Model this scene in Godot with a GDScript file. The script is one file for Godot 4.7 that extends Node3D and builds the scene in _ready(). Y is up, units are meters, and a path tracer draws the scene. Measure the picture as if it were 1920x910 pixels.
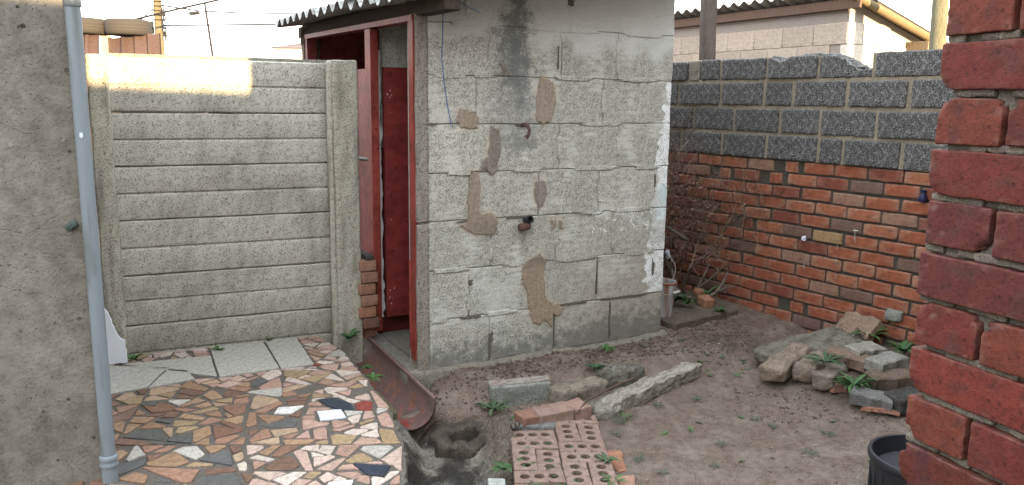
extends Node3D
# A back yard: precast concrete fence, block outhouse with red frame, brick and block boundary wall, crazy paving, bare soil.
# Plan coordinates are (x to the right, d = metres in front of the photographer); P(x, y, d) turns them into Godot's axes.

var rng := RandomNumberGenerator.new()
var noise := FastNoiseLite.new()
var M := {}

func P(x: float, y: float, d: float) -> Vector3:
	return Vector3(x, y, -d)

# ---------------------------------------------------------------- mesh building
class MB:
	var v := PackedVector3Array()
	var c := PackedColorArray()
	var uv := PackedVector2Array()
	var ix := PackedInt32Array()
	func add(p: Vector3, col := Color.WHITE, t := Vector2.ZERO) -> int:
		v.append(p); c.append(col); uv.append(t)
		return v.size() - 1
	func tri(a: int, b: int, d: int) -> void:   # counter-clockwise seen from outside
		ix.append(a); ix.append(b); ix.append(d)
	func quad(a: int, b: int, d: int, e: int) -> void:
		tri(a, b, d); tri(a, d, e)
	func poly(pts: Array, col := Color.WHITE) -> void:   # flat polygon with vertices of its own, convex, ccw
		var s := v.size()
		for p in pts: add(p, col)
		for i in range(1, pts.size() - 1): tri(s, s + i, s + i + 1)
	func box(lo: Vector3, hi: Vector3, col := Color.WHITE) -> void:
		var q := []
		for i in 8: q.append(Vector3(hi.x if i & 1 else lo.x, hi.y if i & 2 else lo.y, hi.z if i & 4 else lo.z))
		for f in [[4, 5, 7, 6], [1, 0, 2, 3], [5, 1, 3, 7], [0, 4, 6, 2], [6, 7, 3, 2], [0, 1, 5, 4]]:
			poly([q[f[0]], q[f[1]], q[f[2]], q[f[3]]], col)
	func done(xf := Transform3D(), flat := false) -> ArrayMesh:
		var n := PackedVector3Array()
		if flat:
			var v2 := PackedVector3Array(); var c2 := PackedColorArray(); var u2 := PackedVector2Array(); var i2 := PackedInt32Array()
			for i in ix.size():
				v2.append(v[ix[i]]); c2.append(c[ix[i]]); u2.append(uv[ix[i]]); i2.append(i)
			v = v2; c = c2; uv = u2; ix = i2
		if xf != Transform3D():
			v = xf * v
		n.resize(v.size())
		var out := PackedInt32Array()
		out.resize(ix.size())
		for i in range(0, ix.size(), 3):
			var a := ix[i]; var b := ix[i + 1]; var d := ix[i + 2]
			var k := (v[b] - v[a]).cross(v[d] - v[a])
			n[a] += k; n[b] += k; n[d] += k
			out[i] = a; out[i + 1] = d; out[i + 2] = b
		for i in n.size():
			n[i] = n[i].normalized() if n[i].length_squared() > 1e-20 else Vector3.UP
		var arr := []
		arr.resize(Mesh.ARRAY_MAX)
		arr[Mesh.ARRAY_VERTEX] = v
		arr[Mesh.ARRAY_NORMAL] = n
		arr[Mesh.ARRAY_COLOR] = c
		arr[Mesh.ARRAY_TEX_UV] = uv
		arr[Mesh.ARRAY_TEX_UV2] = uv
		arr[Mesh.ARRAY_INDEX] = out
		var m := ArrayMesh.new()
		m.add_surface_from_arrays(Mesh.PRIMITIVE_TRIANGLES, arr)
		return m

func n3(p: Vector3) -> Vector3:
	return Vector3(noise.get_noise_3dv(p), noise.get_noise_3dv(p + Vector3(37.1, 11.7, 5.3)), noise.get_noise_3dv(p + Vector3(-19.4, 43.8, 71.2)))

func lines(h: float, r: float, n: int) -> Array:
	var a := [-h]
	for i in n + 1: a.append(-h + r + (2.0 * h - 2.0 * r) * i / n)
	a.append(h)
	return a

# box with rounded edges, its surface pushed about by noise: amp/freq fine, amp2/freq2 coarse; col is a Color or a Callable(p / half size)
func rbox(mb: MB, size: Vector3, r: float, sx: int, sy: int, sz: int, xf := Transform3D(), amp := 0.0, freq := 10.0, col: Variant = Color.WHITE, amp2 := 0.0, freq2 := 4.0, seed_ := 0.0) -> void:
	var h := size / 2
	r = minf(r, minf(h.x, minf(h.y, h.z)) * 0.98)
	var lx := lines(h.x, r, sx); var ly := lines(h.y, r, sy); var lz := lines(h.z, r, sz)
	var nx := lx.size() - 1; var ny := ly.size() - 1; var nz := lz.size() - 1
	var seen := {}
	var off := Vector3(seed_ * 13.7, seed_ * 7.1, -seed_ * 5.9)
	var inner := h - Vector3(r, r, r)
	var is_fn := col is Callable
	var get_v := func(i: int, j: int, k: int) -> int:
		var key := i + j * 100 + k * 10000
		if seen.has(key): return seen[key]
		var p := Vector3(lx[i], ly[j], lz[k])
		var q := p.clamp(-inner, inner)
		var d := p - q
		if d.length_squared() > 0.0: p = q + d.normalized() * r
		var o := p
		if amp2 > 0.0: p += n3(o * freq2 + off) * amp2
		if amp > 0.0: p += n3(o * freq + off) * amp
		var cc: Color = col.call(o / h) if is_fn else col
		var id := mb.add(xf * p, cc)
		seen[key] = id
		return id
	for i in nx:
		for j in ny:
			mb.quad(get_v.call(i, j, nz), get_v.call(i + 1, j, nz), get_v.call(i + 1, j + 1, nz), get_v.call(i, j + 1, nz))
			mb.quad(get_v.call(i + 1, j, 0), get_v.call(i, j, 0), get_v.call(i, j + 1, 0), get_v.call(i + 1, j + 1, 0))
	for j in ny:
		for k in nz:
			mb.quad(get_v.call(nx, j, k + 1), get_v.call(nx, j, k), get_v.call(nx, j + 1, k), get_v.call(nx, j + 1, k + 1))
			mb.quad(get_v.call(0, j, k), get_v.call(0, j, k + 1), get_v.call(0, j + 1, k + 1), get_v.call(0, j + 1, k))
	for i in nx:
		for k in nz:
			mb.quad(get_v.call(i, ny, k + 1), get_v.call(i + 1, ny, k + 1), get_v.call(i + 1, ny, k), get_v.call(i, ny, k))
			mb.quad(get_v.call(i, 0, k), get_v.call(i + 1, 0, k), get_v.call(i + 1, 0, k + 1), get_v.call(i, 0, k + 1))

func rb(size: Vector3, r: float, sx := 2, sy := 2, sz := 2, amp := 0.0, freq := 10.0, col: Variant = Color.WHITE, amp2 := 0.0, freq2 := 4.0, seed_ := 0.0, xf := Transform3D()) -> ArrayMesh:
	var mb := MB.new()
	rbox(mb, size, r, sx, sy, sz, xf, amp, freq, col, amp2, freq2, seed_)
	return mb.done()

func tube(mb: MB, pts: Array, rad: Variant, sides := 8, col := Color.WHITE, caps := true) -> void:
	var s := mb.v.size()
	var up := Vector3.UP
	for i in pts.size():
		var d: Vector3 = (pts[mini(i + 1, pts.size() - 1)] - pts[maxi(i - 1, 0)]).normalized()
		if absf(d.dot(up)) > 0.95: up = Vector3.RIGHT if absf(d.x) < 0.9 else Vector3.FORWARD
		var a := d.cross(up).normalized()
		var b := a.cross(d).normalized()
		up = b
		var r: float = rad[i] if rad is Array else rad
		for k in sides:
			var t := TAU * k / sides
			mb.add(pts[i] + (a * cos(t) + b * sin(t)) * r, col)
	for i in pts.size() - 1:
		for k in sides:
			var k2 := (k + 1) % sides
			mb.quad(s + i * sides + k, s + i * sides + k2, s + (i + 1) * sides + k2, s + (i + 1) * sides + k)
	if caps:
		for e in [0, pts.size() - 1]:
			var m := mb.add(pts[e], col)
			var ring := []
			for k in sides: ring.append(mb.add(mb.v[s + e * sides + k], col))
			for k in sides:
				var k2 := (k + 1) % sides
				if e == 0: mb.tri(m, ring[k2], ring[k])
				else: mb.tri(m, ring[k], ring[k2])

# profile: Array of Vector2(radius, height); turned about y
func lathe(mb: MB, prof: Array, sides := 24, xf := Transform3D(), col := Color.WHITE, a0 := 0.0, a1 := TAU, wob := 0.0) -> void:
	var s := mb.v.size()
	var closed := absf(a1 - a0 - TAU) < 0.001
	var cols := sides if closed else sides + 1
	for p in prof:
		for k in cols:
			var t := a0 + (a1 - a0) * k / sides
			var q := Vector3(cos(t) * p.x, p.y, sin(t) * p.x)
			if wob > 0.0: q += n3(q * 18.0) * wob
			mb.add(xf * q, col)
	for i in prof.size() - 1:
		for k in sides:
			var k2 := (k + 1) % cols
			mb.quad(s + i * cols + k, s + (i + 1) * cols + k, s + (i + 1) * cols + k2, s + i * cols + k2)

# plate cut to an outline (x, z), from y0 up to y1, its top edge bevelled
func plate(mb: MB, outline: PackedVector2Array, y0: float, y1: float, bevel := 0.001, col := Color.WHITE, tilt := Vector2.ZERO) -> void:
	var o := outline
	if Geometry2D.is_polygon_clockwise(o): o.reverse()
	var n := o.size()
	var cen := Vector2.ZERO
	for p in o: cen += p / n
	var ins := PackedVector2Array()
	for i in n:
		var a := (o[i] - o[(i + n - 1) % n]).normalized()
		var b := (o[(i + 1) % n] - o[i]).normalized()
		var nn := (Vector2(-a.y, a.x) + Vector2(-b.y, b.x))
		nn = nn.normalized() if nn.length() > 0.01 else (cen - o[i]).normalized()
		ins.append(o[i] + nn * bevel * 1.2)
	var tris := Geometry2D.triangulate_polygon(ins)
	if tris.is_empty():
		ins = o
		tris = Geometry2D.triangulate_polygon(ins)
	var s := mb.v.size()
	var top := func(p: Vector2, y: float) -> Vector3: return Vector3(p.x, y + (p - cen).dot(tilt), p.y)
	for p in ins: mb.add(top.call(p, y1), col)
	for i in range(0, tris.size(), 3):
		var a := ins[tris[i]]; var b := ins[tris[i + 1]]; var d := ins[tris[i + 2]]
		if (b - a).cross(d - a) > 0: mb.tri(s + tris[i], s + tris[i + 2], s + tris[i + 1])
		else: mb.tri(s + tris[i], s + tris[i + 1], s + tris[i + 2])
	for i in n:
		var j := (i + 1) % n
		mb.poly([top.call(ins[i], y1), top.call(ins[j], y1), top.call(o[j], y1 - bevel), top.call(o[i], y1 - bevel)], col)
		mb.poly([top.call(o[i], y1 - bevel), top.call(o[j], y1 - bevel), Vector3(o[j].x, y0, o[j].y), Vector3(o[i].x, y0, o[i].y)], col)

func rough_outline(pts: Array, step: float, amp: float, sd: float) -> PackedVector2Array:
	var out := PackedVector2Array()
	for i in pts.size():
		var a: Vector2 = pts[i]; var b: Vector2 = pts[(i + 1) % pts.size()]
		var n := maxi(1, int(a.distance_to(b) / step))
		for k in n:
			var p := a.lerp(b, float(k) / n)
			out.append(p + Vector2(noise.get_noise_2d(p.x * 60 + sd, p.y * 60), noise.get_noise_2d(p.x * 60, p.y * 60 - sd + 50)) * amp)
	return out

# ---------------------------------------------------------------- objects
func thing(called: String, label: String, category: String, xf := Transform3D(), group := "") -> Node3D:
	var o := Node3D.new()
	o.name = called
	add_child(o, true)
	o.transform = xf
	return tag(o, label, category, group)

func tag(o: Node3D, label: String, category: String, group := "") -> Node3D:
	o.set_meta("label", label); o.set_meta("category", category)
	if group: o.set_meta("group", group)
	return o

func part(called: String, mesh: Mesh, m: Material, parent: Node3D = self, xf := Transform3D(), label := "", stuff := false) -> MeshInstance3D:
	var o := MeshInstance3D.new()
	o.name = called
	o.mesh = mesh
	o.material_override = m
	o.transform = xf
	parent.add_child(o, true)
	if label: o.set_meta("label", label)
	if stuff: o.set_meta("kind", "stuff")
	return o

func struct(called: String, mesh: Mesh, m: Material) -> MeshInstance3D:
	var o := part(called, mesh, m)
	o.set_meta("kind", "structure")
	return o

func frame(x: float, d: float, deg: float, y := 0.0) -> Transform3D:   # wall axes: x along the wall towards deg (0 ahead, 90 right), y up, z out of it
	var a := deg_to_rad(deg)
	var bx := Vector3(sin(a), 0, -cos(a))
	return Transform3D(Basis(bx, Vector3.UP, bx.cross(Vector3.UP)), P(x, y, d))

func tf(x: float, y: float, z: float, turn := 0.0, tilt_x := 0.0, tilt_z := 0.0) -> Transform3D:
	return Transform3D(Basis.from_euler(Vector3(tilt_x, turn, tilt_z)), Vector3(x, y, z))

func at(x: float, y: float, d: float, turn := 0.0, tilt_x := 0.0, tilt_z := 0.0) -> Transform3D:
	return tf(x, y, -d, turn, tilt_x, tilt_z)

# ---------------------------------------------------------------- textures
func nz(sd: int, freq: float, size: int, type := FastNoiseLite.TYPE_SIMPLEX_SMOOTH, oct := 3, cell := FastNoiseLite.RETURN_DISTANCE) -> PackedByteArray:
	var f := FastNoiseLite.new()
	f.seed = sd
	f.noise_type = type
	f.frequency = freq
	f.fractal_type = FastNoiseLite.FRACTAL_FBM if oct > 1 else FastNoiseLite.FRACTAL_NONE
	f.fractal_octaves = oct
	f.cellular_return_type = cell
	return f.get_seamless_image(size, size).get_data()

func tex(w: int, h: int, fn: Callable) -> Array:   # fn(i) -> Color(linear r, g, b, height)
	var px := PackedByteArray(); var hh := PackedByteArray()
	px.resize(w * h * 3); hh.resize(w * h)
	for i in w * h:
		var q: Color = fn.call(i)
		var s := q.linear_to_srgb()
		px[i * 3] = clampi(int(s.r * 255), 0, 255); px[i * 3 + 1] = clampi(int(s.g * 255), 0, 255); px[i * 3 + 2] = clampi(int(s.b * 255), 0, 255)
		hh[i] = clampi(int(q.a * 255), 0, 255)
	return [ImageTexture.create_from_image(Image.create_from_data(w, h, false, Image.FORMAT_RGB8, px)), ImageTexture.create_from_image(Image.create_from_data(w, h, false, Image.FORMAT_L8, hh))]

func mat(called: String, t: Array, period: float, relief: float, rough: float, tint := Color.WHITE) -> StandardMaterial3D:
	var m := StandardMaterial3D.new()
	m.resource_name = called
	m.albedo_color = tint.linear_to_srgb()
	m.roughness = rough
	m.metallic_specular = 0.35
	m.vertex_color_use_as_albedo = true
	if t.size():
		m.albedo_texture = t[0]
		m.uv1_triplanar = true
		m.uv1_triplanar_sharpness = 4.0
		m.uv1_scale = Vector3.ONE / period
		if relief != 0.0:
			m.heightmap_enabled = true
			m.heightmap_texture = t[1]
			m.heightmap_scale = relief
	return m

func plain(called: String, col: Color, rough := 0.7, metal := 0.0) -> StandardMaterial3D:
	var m := mat(called, [], 1.0, 0.0, rough, col)
	m.metallic = metal
	return m

func lay(st: Array, cc: Color, aa: float) -> void:   # lay one translucent colour over those before it
	aa = clampf(aa, 0, 0.96)
	var al: float = st[1]
	var t := aa + al * (1 - aa)
	if t > 0.0:
		var c: Color = st[0]
		st[0] = (cc * aa + c * al * (1 - aa)) / t
		st[1] = t

func make_materials() -> void:
	var S := 512
	var a := nz(1, 0.012, S); var b := nz(2, 0.05, S); var fine := nz(3, 0.25, S, FastNoiseLite.TYPE_SIMPLEX, 1)
	var cells := nz(4, 0.07, S, FastNoiseLite.TYPE_CELLULAR, 1); var cellv := nz(4, 0.07, S, FastNoiseLite.TYPE_CELLULAR, 1, FastNoiseLite.RETURN_CELL_VALUE)
	var cells2 := nz(6, 0.16, S, FastNoiseLite.TYPE_CELLULAR, 1); var cellv2 := nz(6, 0.16, S, FastNoiseLite.TYPE_CELLULAR, 1, FastNoiseLite.RETURN_CELL_VALUE)
	var patch := nz(9, 0.02, S)
	# concrete with small dark pits where the patch noise lets them through
	var concrete := func(pit: float, dens: float, blot: float) -> Array:
		return tex(S, S, func(i: int) -> Color:
			var g := 0.82 + (a[i] - 128) / 128.0 * 0.22 * blot + (b[i] - 128) / 128.0 * 0.16 * blot + (fine[i] - 128) / 128.0 * 0.14
			var h := 0.7 + (b[i] - 128) / 128.0 * 0.12 + (fine[i] - 128) / 128.0 * 0.10
			var lim := dens * (0.5 + patch[i] / 200.0)
			if cellv2[i] < lim and cells2[i] < 96:
				g *= 1.0 - pit; h -= 0.55
			elif cellv[i] < lim * 0.5 and cells[i] < 70:
				g *= 1.0 - pit * 0.8; h -= 0.6
			elif cellv2[i] > 243 and cells2[i] < 80:
				g *= 1.35
			return Color(g, g * 0.985, g * 0.95, h))
	var t_block: Array = concrete.call(0.66, 76.0, 0.6)
	var t_fence: Array = concrete.call(0.62, 56.0, 0.45)
	M.block = mat("pitted block", t_block, 0.36, 0.28, 0.92)
	M.fence = mat("precast concrete", t_fence, 0.42, 0.3, 0.9)
	M.conc = mat("rough concrete", t_fence, 0.33, 0.9, 0.92)
	# cinder block: coarse black and white grains
	var gr := nz(21, 0.11, S, FastNoiseLite.TYPE_CELLULAR, 1); var grv := nz(21, 0.11, S, FastNoiseLite.TYPE_CELLULAR, 1, FastNoiseLite.RETURN_CELL_VALUE)
	var t_cinder := tex(S, S, func(i: int) -> Color:
		var k := grv[i] / 255.0
		var g := 0.07 + 0.29 * k * k + (0.16 if k > 0.9 else 0.0)
		g *= 1.25 - gr[i] / 255.0 * 0.8
		g *= 0.9 + (a[i] - 128) / 128.0 * 0.3
		return Color(g * 1.03, g * 1.0, g * 0.975, clampf(1.0 - gr[i] / 190.0, 0, 1) * (0.4 + 0.6 * k)))
	M.cinder = mat("cinder block", t_cinder, 0.26, 1.1, 0.95)
	# brick: fine sandy grain with dark specks
	var t_brick := tex(S, S, func(i: int) -> Color:
		var g := 0.85 + (b[i] - 128) / 128.0 * 0.24 + (fine[i] - 128) / 128.0 * 0.16 + (a[i] - 128) / 128.0 * 0.18
		var h := 0.6 + (fine[i] - 128) / 128.0 * 0.2 + (b[i] - 128) / 128.0 * 0.3
		if cellv2[i] < 22 and cells2[i] < 70: g *= 0.5; h -= 0.4
		if cellv[i] < 14 and cells[i] < 90: g *= 0.62
		return Color(g, g, g, h))
	M.brick = mat("fired brick", t_brick, 0.31, 0.35, 0.85)
	M.mortar = mat("mortar", t_brick, 0.17, 1.0, 0.95)
	var drip := nz(33, 0.03, S); var t_paint := tex(S, S, func(i: int) -> Color:
		var g := 0.85 + (a[i] - 128) / 128.0 * 0.25 + (fine[i] - 128) / 128.0 * 0.07 + (drip[i] - 128) / 128.0 * 0.22
		if cellv[i] < 10 and cells[i] < 60: g *= 0.45
		return Color(g, g * (1.0 + (drip[i] - 128) / 900.0), g, 0.5 + (b[i] - 128) / 128.0 * 0.4 + (fine[i] - 128) / 128.0 * 0.15))
	M.glazed = mat("painted brick", t_brick, 0.29, 0.12, 0.8)
	M.tile = mat("broken tile", t_paint, 0.23, 0.0, 0.36)
	M.red = mat("red oxide paint", t_paint, 1.1, 0.08, 0.5)
	# soil
	var s1 := nz(41, 0.02, S); var s2 := nz(42, 0.10, S, FastNoiseLite.TYPE_SIMPLEX_SMOOTH, 4)
	var t_soil := tex(S, S, func(i: int) -> Color:
		var g := 0.85 + (s1[i] - 128) / 128.0 * 0.22 + (s2[i] - 128) / 128.0 * 0.30 + (fine[i] - 128) / 128.0 * 0.14
		var h := 0.4 + (s2[i] - 128) / 128.0 * 0.5
		if cellv2[i] > 238 and cells2[i] < 76: g *= 1.3; h += 0.3
		if cellv2[i] < 12 and cells2[i] < 70: g *= 0.6
		return Color(g, g * 0.99, g * 0.98, h))
	M.soil = mat("bare soil", t_soil, 0.55, 1.3, 0.97)
	# wood and rust: stretched grain
	var t_wood := tex(S, S, func(i: int) -> Color:
		var x := i % S; var y := i / S
		var j := (y / 14) * S + x
		var g := 0.8 + (b[(y / 12 % S) * S + (x * 2) % S] - 128) / 128.0 * 0.5 + (fine[j % (S * S)] - 128) / 128.0 * 0.25
		return Color(g, g, g, 0.5 + (fine[j % (S * S)] - 128) / 128.0 * 0.4))
	M.wood = mat("weathered wood", t_wood, 0.3, 0.3, 0.85)
	M.rust = mat("rusty iron", t_soil, 0.4, 0.3, 0.7)
	M.asb = mat("asbestos cement sheet", t_block, 0.5, 0.3, 0.9)
	# left house: sandy plaster with scattered stones, holes and cracks, laid once over the wall seen
	var W := 512; var H := 2048
	var crack := {}
	for c0 in [[150, 800, 40], [0, 1345, -20], [60, 1040, 60]]:
		var y := float(c0[1]); var sl := float(c0[2]) / 260.0
		for x in range(c0[0], W - 60):
			if rng.randf() < 0.12: sl = clampf(sl + rng.randf_range(-0.6, 0.6), -0.9, 1.2)
			y += sl * 0.7
			crack[int(y) * W + x] = 1.0
			if rng.randf() < 0.5: crack[(int(y) + 1) * W + x] = 0.6
	var hole := {}
	for k in 230:
		var hx := rng.randi_range(0, W - 1); var hy := rng.randi_range(0, H - 1)
		var big := pow(rng.randf(), 3.0)
		var rr := 2.5 + 9.0 * big
		var dark := rng.randf_range(-0.75, -0.25) if rng.randf() < 0.8 else 0.35
		for dy in range(-int(rr), int(rr) + 1):
			for dx in range(-int(rr), int(rr) + 1):
				var e := sqrt(dx * dx * 1.4 + dy * dy * (0.7 + big)) + fine[((hy + dy + S) % S) * S + ((hx + dx + S) % S)] / 80.0
				if e < rr and hx + dx >= 0 and hx + dx < W and hy + dy >= 0 and hy + dy < H:
					hole[(hy + dy) * W + hx + dx] = dark * clampf((rr - e) / 1.5, 0, 1)
	var t_plaster := tex(W, H, func(i: int) -> Color:
		var x := i % W; var y := i / W
		var j := (y % S) * S + x
		var j2 := ((y / 4) % S) * S + (x / 4 + 77) % S
		var g := 0.83 + (b[j] - 128) / 128.0 * 0.10 + (fine[j] - 128) / 128.0 * 0.09 + (b[j2] - 128) / 128.0 * 0.22 + (a[(y / 4 % S) * S + x / 4] - 128) / 128.0 * 0.16
		var h := 0.6 + (b[j] - 128) / 128.0 * 0.12 + (fine[j] - 128) / 128.0 * 0.06
		if cellv2[j] < 26 and cells2[j] < 80: g *= 0.72; h -= 0.15
		if hole.has(i):
			var hd: float = hole[i]
			g *= 1.0 + hd; h += hd * 0.6
		if crack.has(i): g *= 1.0 - 0.34 * float(crack[i]); h -= 0.25
		return Color(g, g * 0.985, g * 0.95, h))
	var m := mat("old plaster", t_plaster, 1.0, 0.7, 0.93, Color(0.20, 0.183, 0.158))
	m.uv1_triplanar = false
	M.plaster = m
	# stains on the outhouse front, laid over the blocks by wall coordinates
	var SW := 480; var SH := 640
	var st := PackedByteArray()
	var halo := []
	for p in MUD:
		var q := PackedVector2Array(p)
		if Geometry2D.is_polygon_clockwise(q): q.reverse()
		q = Geometry2D.offset_polygon(q, 0.014)[0]
		var box := Rect2(q[0], Vector2.ZERO)
		for e in q: box = box.expand(e)
		halo.append([box.grow(0.05), q])
	st.resize(SW * SH * 4)
	for i in SW * SH:
		var u := (i % SW) * 1.8 / SW; var v := (i / SW) * 2.4 / SH
		var j := ((i / SW) % S) * S + (i % SW)
		var n1 := (a[j] - 128) / 128.0; var n2 := (b[j] - 128) / 128.0
		var n4 := (fine[j] - 128) / 128.0
		var st0 := [Color(0.4, 0.4, 0.38), 0.0]
		# smeared cement wash, stretched sideways
		var sm := (b[((i / SW * 3) % S) * S + (i % SW) / 2] - 128) / 128.0
		lay(st0, Color(0.51, 0.495, 0.45), smoothstep(0.0, 0.8, sm * 0.6 + n1 * 1.0 + 0.30 * smoothstep(1.7, 2.0, v) + (0.28 if v < 0.56 and v > 0.22 and u < 0.65 else 0.0)) * 0.55)
		# smooth plaster band at the top
		lay(st0, Color(0.50, 0.495, 0.465), smoothstep(1.72, 1.86, v + n1 * 0.12 - 0.10 * smoothstep(0.9, 0.5, u)) * 0.78)
		# traces of mud plaster round the patches
		for k in halo.size():
			if (halo[k][0] as Rect2).has_point(Vector2(u, v)) and Geometry2D.is_point_in_polygon(Vector2(u + n2 * 0.03 + n4 * 0.012, v + n1 * 0.03 + n4 * 0.012), halo[k][1]): lay(st0, Color(0.42, 0.335, 0.25), 0.45 + n2 * 0.4)
		# soot running down from the roof
		var w := 0.10 + 0.05 * smoothstep(1.9, 1.4, v)
		var sx := absf(u - 0.585 + n1 * 0.05 - 0.03 * (2.0 - v)) / w
		lay(st0, Color(0.10, 0.105, 0.105), smoothstep(1.35, 0.1, sx + n2 * 0.6 + n4 * 0.3) * 0.85 * smoothstep(1.22, 1.62, v + n1 * 0.12))
		lay(st0, Color(0.14, 0.14, 0.135), smoothstep(1.0, 0.2, absf(u - 0.62) / 0.28 + absf(v - 1.25) / 0.1 + n2 * 0.6) * 0.55)
		# grime running below the two pegs
		lay(st0, Color(0.15, 0.13, 0.11), smoothstep(1.0, 0.0, absf(u - 0.67 + n2 * 0.015) / 0.05) * smoothstep(0.46, 0.78, v) * (1.0 if v < 0.78 else 0.0) * 0.45)
		# damp earth and black mould low down
		lay(st0, Color(0.30, 0.25, 0.19), smoothstep(0.9, 0.15, v + n1 * 0.15) * smoothstep(0.5, 1.5, u) * 0.42)
		lay(st0, Color(0.10, 0.095, 0.085), smoothstep(0.16, 0.0, v + n2 * 0.10 + n4 * 0.04 - 0.08 * smoothstep(0.7, 1.4, u)) * 0.72)
		# flaking limewash down the right-hand edge
		var edge := u - (1.625 + n1 * 0.035 + n2 * 0.045 + 0.05 * smoothstep(1.3, 1.5, v) - 0.04 * smoothstep(0.9, 0.4, v))
		if v > 0.28 and v < 1.62: lay(st0, Color(0.74, 0.75, 0.745), smoothstep(-0.004, 0.012, edge) * (0.80 if n4 + n2 < 0.25 else 0.2) * (0.5 if v > 0.6 and v < 0.95 else 1.0))
		if v > 0.75 and v < 0.98 and u > 1.64: lay(st0, Color(0.50, 0.62, 0.63), 0.4 + n2 * 0.5)
		if v > 0.70 and v < 0.83 and u > 1.15: lay(st0, Color(0.76, 0.76, 0.75), smoothstep(0.42, 0.55, n2 + n4 * 0.5) * 0.8)
		var col: Color = st0[0]; var al: float = st0[1]
		var s := col.linear_to_srgb()
		st[i * 4] = clampi(int(s.r * 255), 0, 255); st[i * 4 + 1] = clampi(int(s.g * 255), 0, 255); st[i * 4 + 2] = clampi(int(s.b * 255), 0, 255); st[i * 4 + 3] = clampi(int(al * 255), 0, 255)
	var mo := M.block.duplicate() as StandardMaterial3D
	mo.resource_name = "outhouse block"
	mo.detail_enabled = true
	mo.detail_blend_mode = BaseMaterial3D.BLEND_MODE_MIX
	mo.detail_uv_layer = BaseMaterial3D.DETAIL_UV_2
	mo.detail_albedo = ImageTexture.create_from_image(Image.create_from_data(SW, SH, false, Image.FORMAT_RGBA8, st))
	M.outhouse = mo
	M.leaf = plain("leaf", Color(1, 1, 1), 0.55)
	M.leaf.backlight_enabled = true
	M.leaf.backlight = Color(0.12, 0.2, 0.06)
	M.paint = plain("paint", Color(1, 1, 1), 0.5)
	M.plastic = plain("plastic", Color(1, 1, 1), 0.42)
	M.dull = plain("dull", Color(1, 1, 1), 0.9)

# ---------------------------------------------------------------- ground
func sstep(a: float, b: float, x: float) -> float:
	return smoothstep(a, b, x)

func seg_side(p: Vector2, a: Vector2, b: Vector2) -> float:   # signed distance, positive to the left of a>b (farther away)
	var d := (b - a).normalized()
	return d.cross(p - a)

func ground_y(x: float, d: float) -> float:
	var p := Vector2(x, d)
	var y := -0.125 + 0.05 * sstep(4.2, 5.6, d) + 0.02 * sstep(1.2, 2.2, x)
	# raised bed between the outhouse and the kerb
	var k := minf(seg_side(p, Vector2(-0.15, 4.16), Vector2(0.8, 4.46)), seg_side(p, Vector2(0.5, 4.2), Vector2(1.25, 4.78)) + 0.02)
	k = minf(k, (1.75 - x) * 0.5 + 0.25)
	y = lerpf(y, -0.025 + 0.03 * sstep(5.0, 6.0, d), sstep(lerpf(-0.05, -0.30, sstep(0.05, -0.15, x)), 0.10, k) * sstep(-0.35, -0.05, x + 0.25))
	y -= 0.035 * sstep(0.1, -0.15, x) * sstep(4.3, 4.0, d)
	# heap under the rocks
	y += 0.10 * sstep(0.8, 0.15, Vector2((x - 2.1) / 0.9, (d - 4.7) / 0.9).length())
	y += noise.get_noise_2d(x * 3.0, d * 3.0) * 0.016 + noise.get_noise_2d(x * 11.0, d * 11.0) * 0.006
	if d > 2 and d < 7 and x > -1 and x < 4:
		y += noise.get_noise_2d(x * 40.0, d * 40.0) * 0.0035 * (0.4 + 2.0 * sstep(0.0, 0.1, k))
	# cleared to below the drain and the patio
	var dr := sstep(0.02, 0.14, x - (0.0 + 0.05 * sin(d * 7.0)))
	var cut := (1.0 - dr) * sstep(4.0, 3.86, d) * sstep(-3.0, -2.0, x)
	y = lerpf(y, -0.5, cut)
	if d > 4.05 and x < -0.42: y = minf(y, lerpf(y, -0.2, sstep(-0.42, -0.5, x)))
	return y

func grid_mesh(xs: PackedFloat32Array, ds: PackedFloat32Array, hf: Callable, cf: Callable, keep: Variant = null) -> ArrayMesh:
	var mb := MB.new()
	var id := {}
	var get_i := func(i: int, j: int) -> int:
		var key := i * 10000 + j
		if not id.has(key):
			var x := xs[i]; var d := ds[j]
			id[key] = mb.add(P(x, hf.call(x, d), d), cf.call(x, d))
		return id[key]
	for i in xs.size() - 1:
		for j in ds.size() - 1:
			if keep is Callable and not keep.call((xs[i] + xs[i + 1]) / 2, (ds[j] + ds[j + 1]) / 2): continue
			mb.quad(get_i.call(i, j), get_i.call(i + 1, j), get_i.call(i + 1, j + 1), get_i.call(i, j + 1))
	return mb.done()

func spread(lo: float, hi: float, step: float, far: float) -> PackedFloat32Array:
	var a := PackedFloat32Array()
	var before := []
	var s := step * 3; var x := lo
	while x > -far:
		x -= s; s *= 1.6; before.append(x)
	before.reverse()
	for b in before: a.append(b)
	x = lo
	while x < hi:
		a.append(x); x += step
	s = step * 3
	while x < far:
		a.append(x); x += s; s *= 1.6
	a.append(x)
	return a

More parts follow.
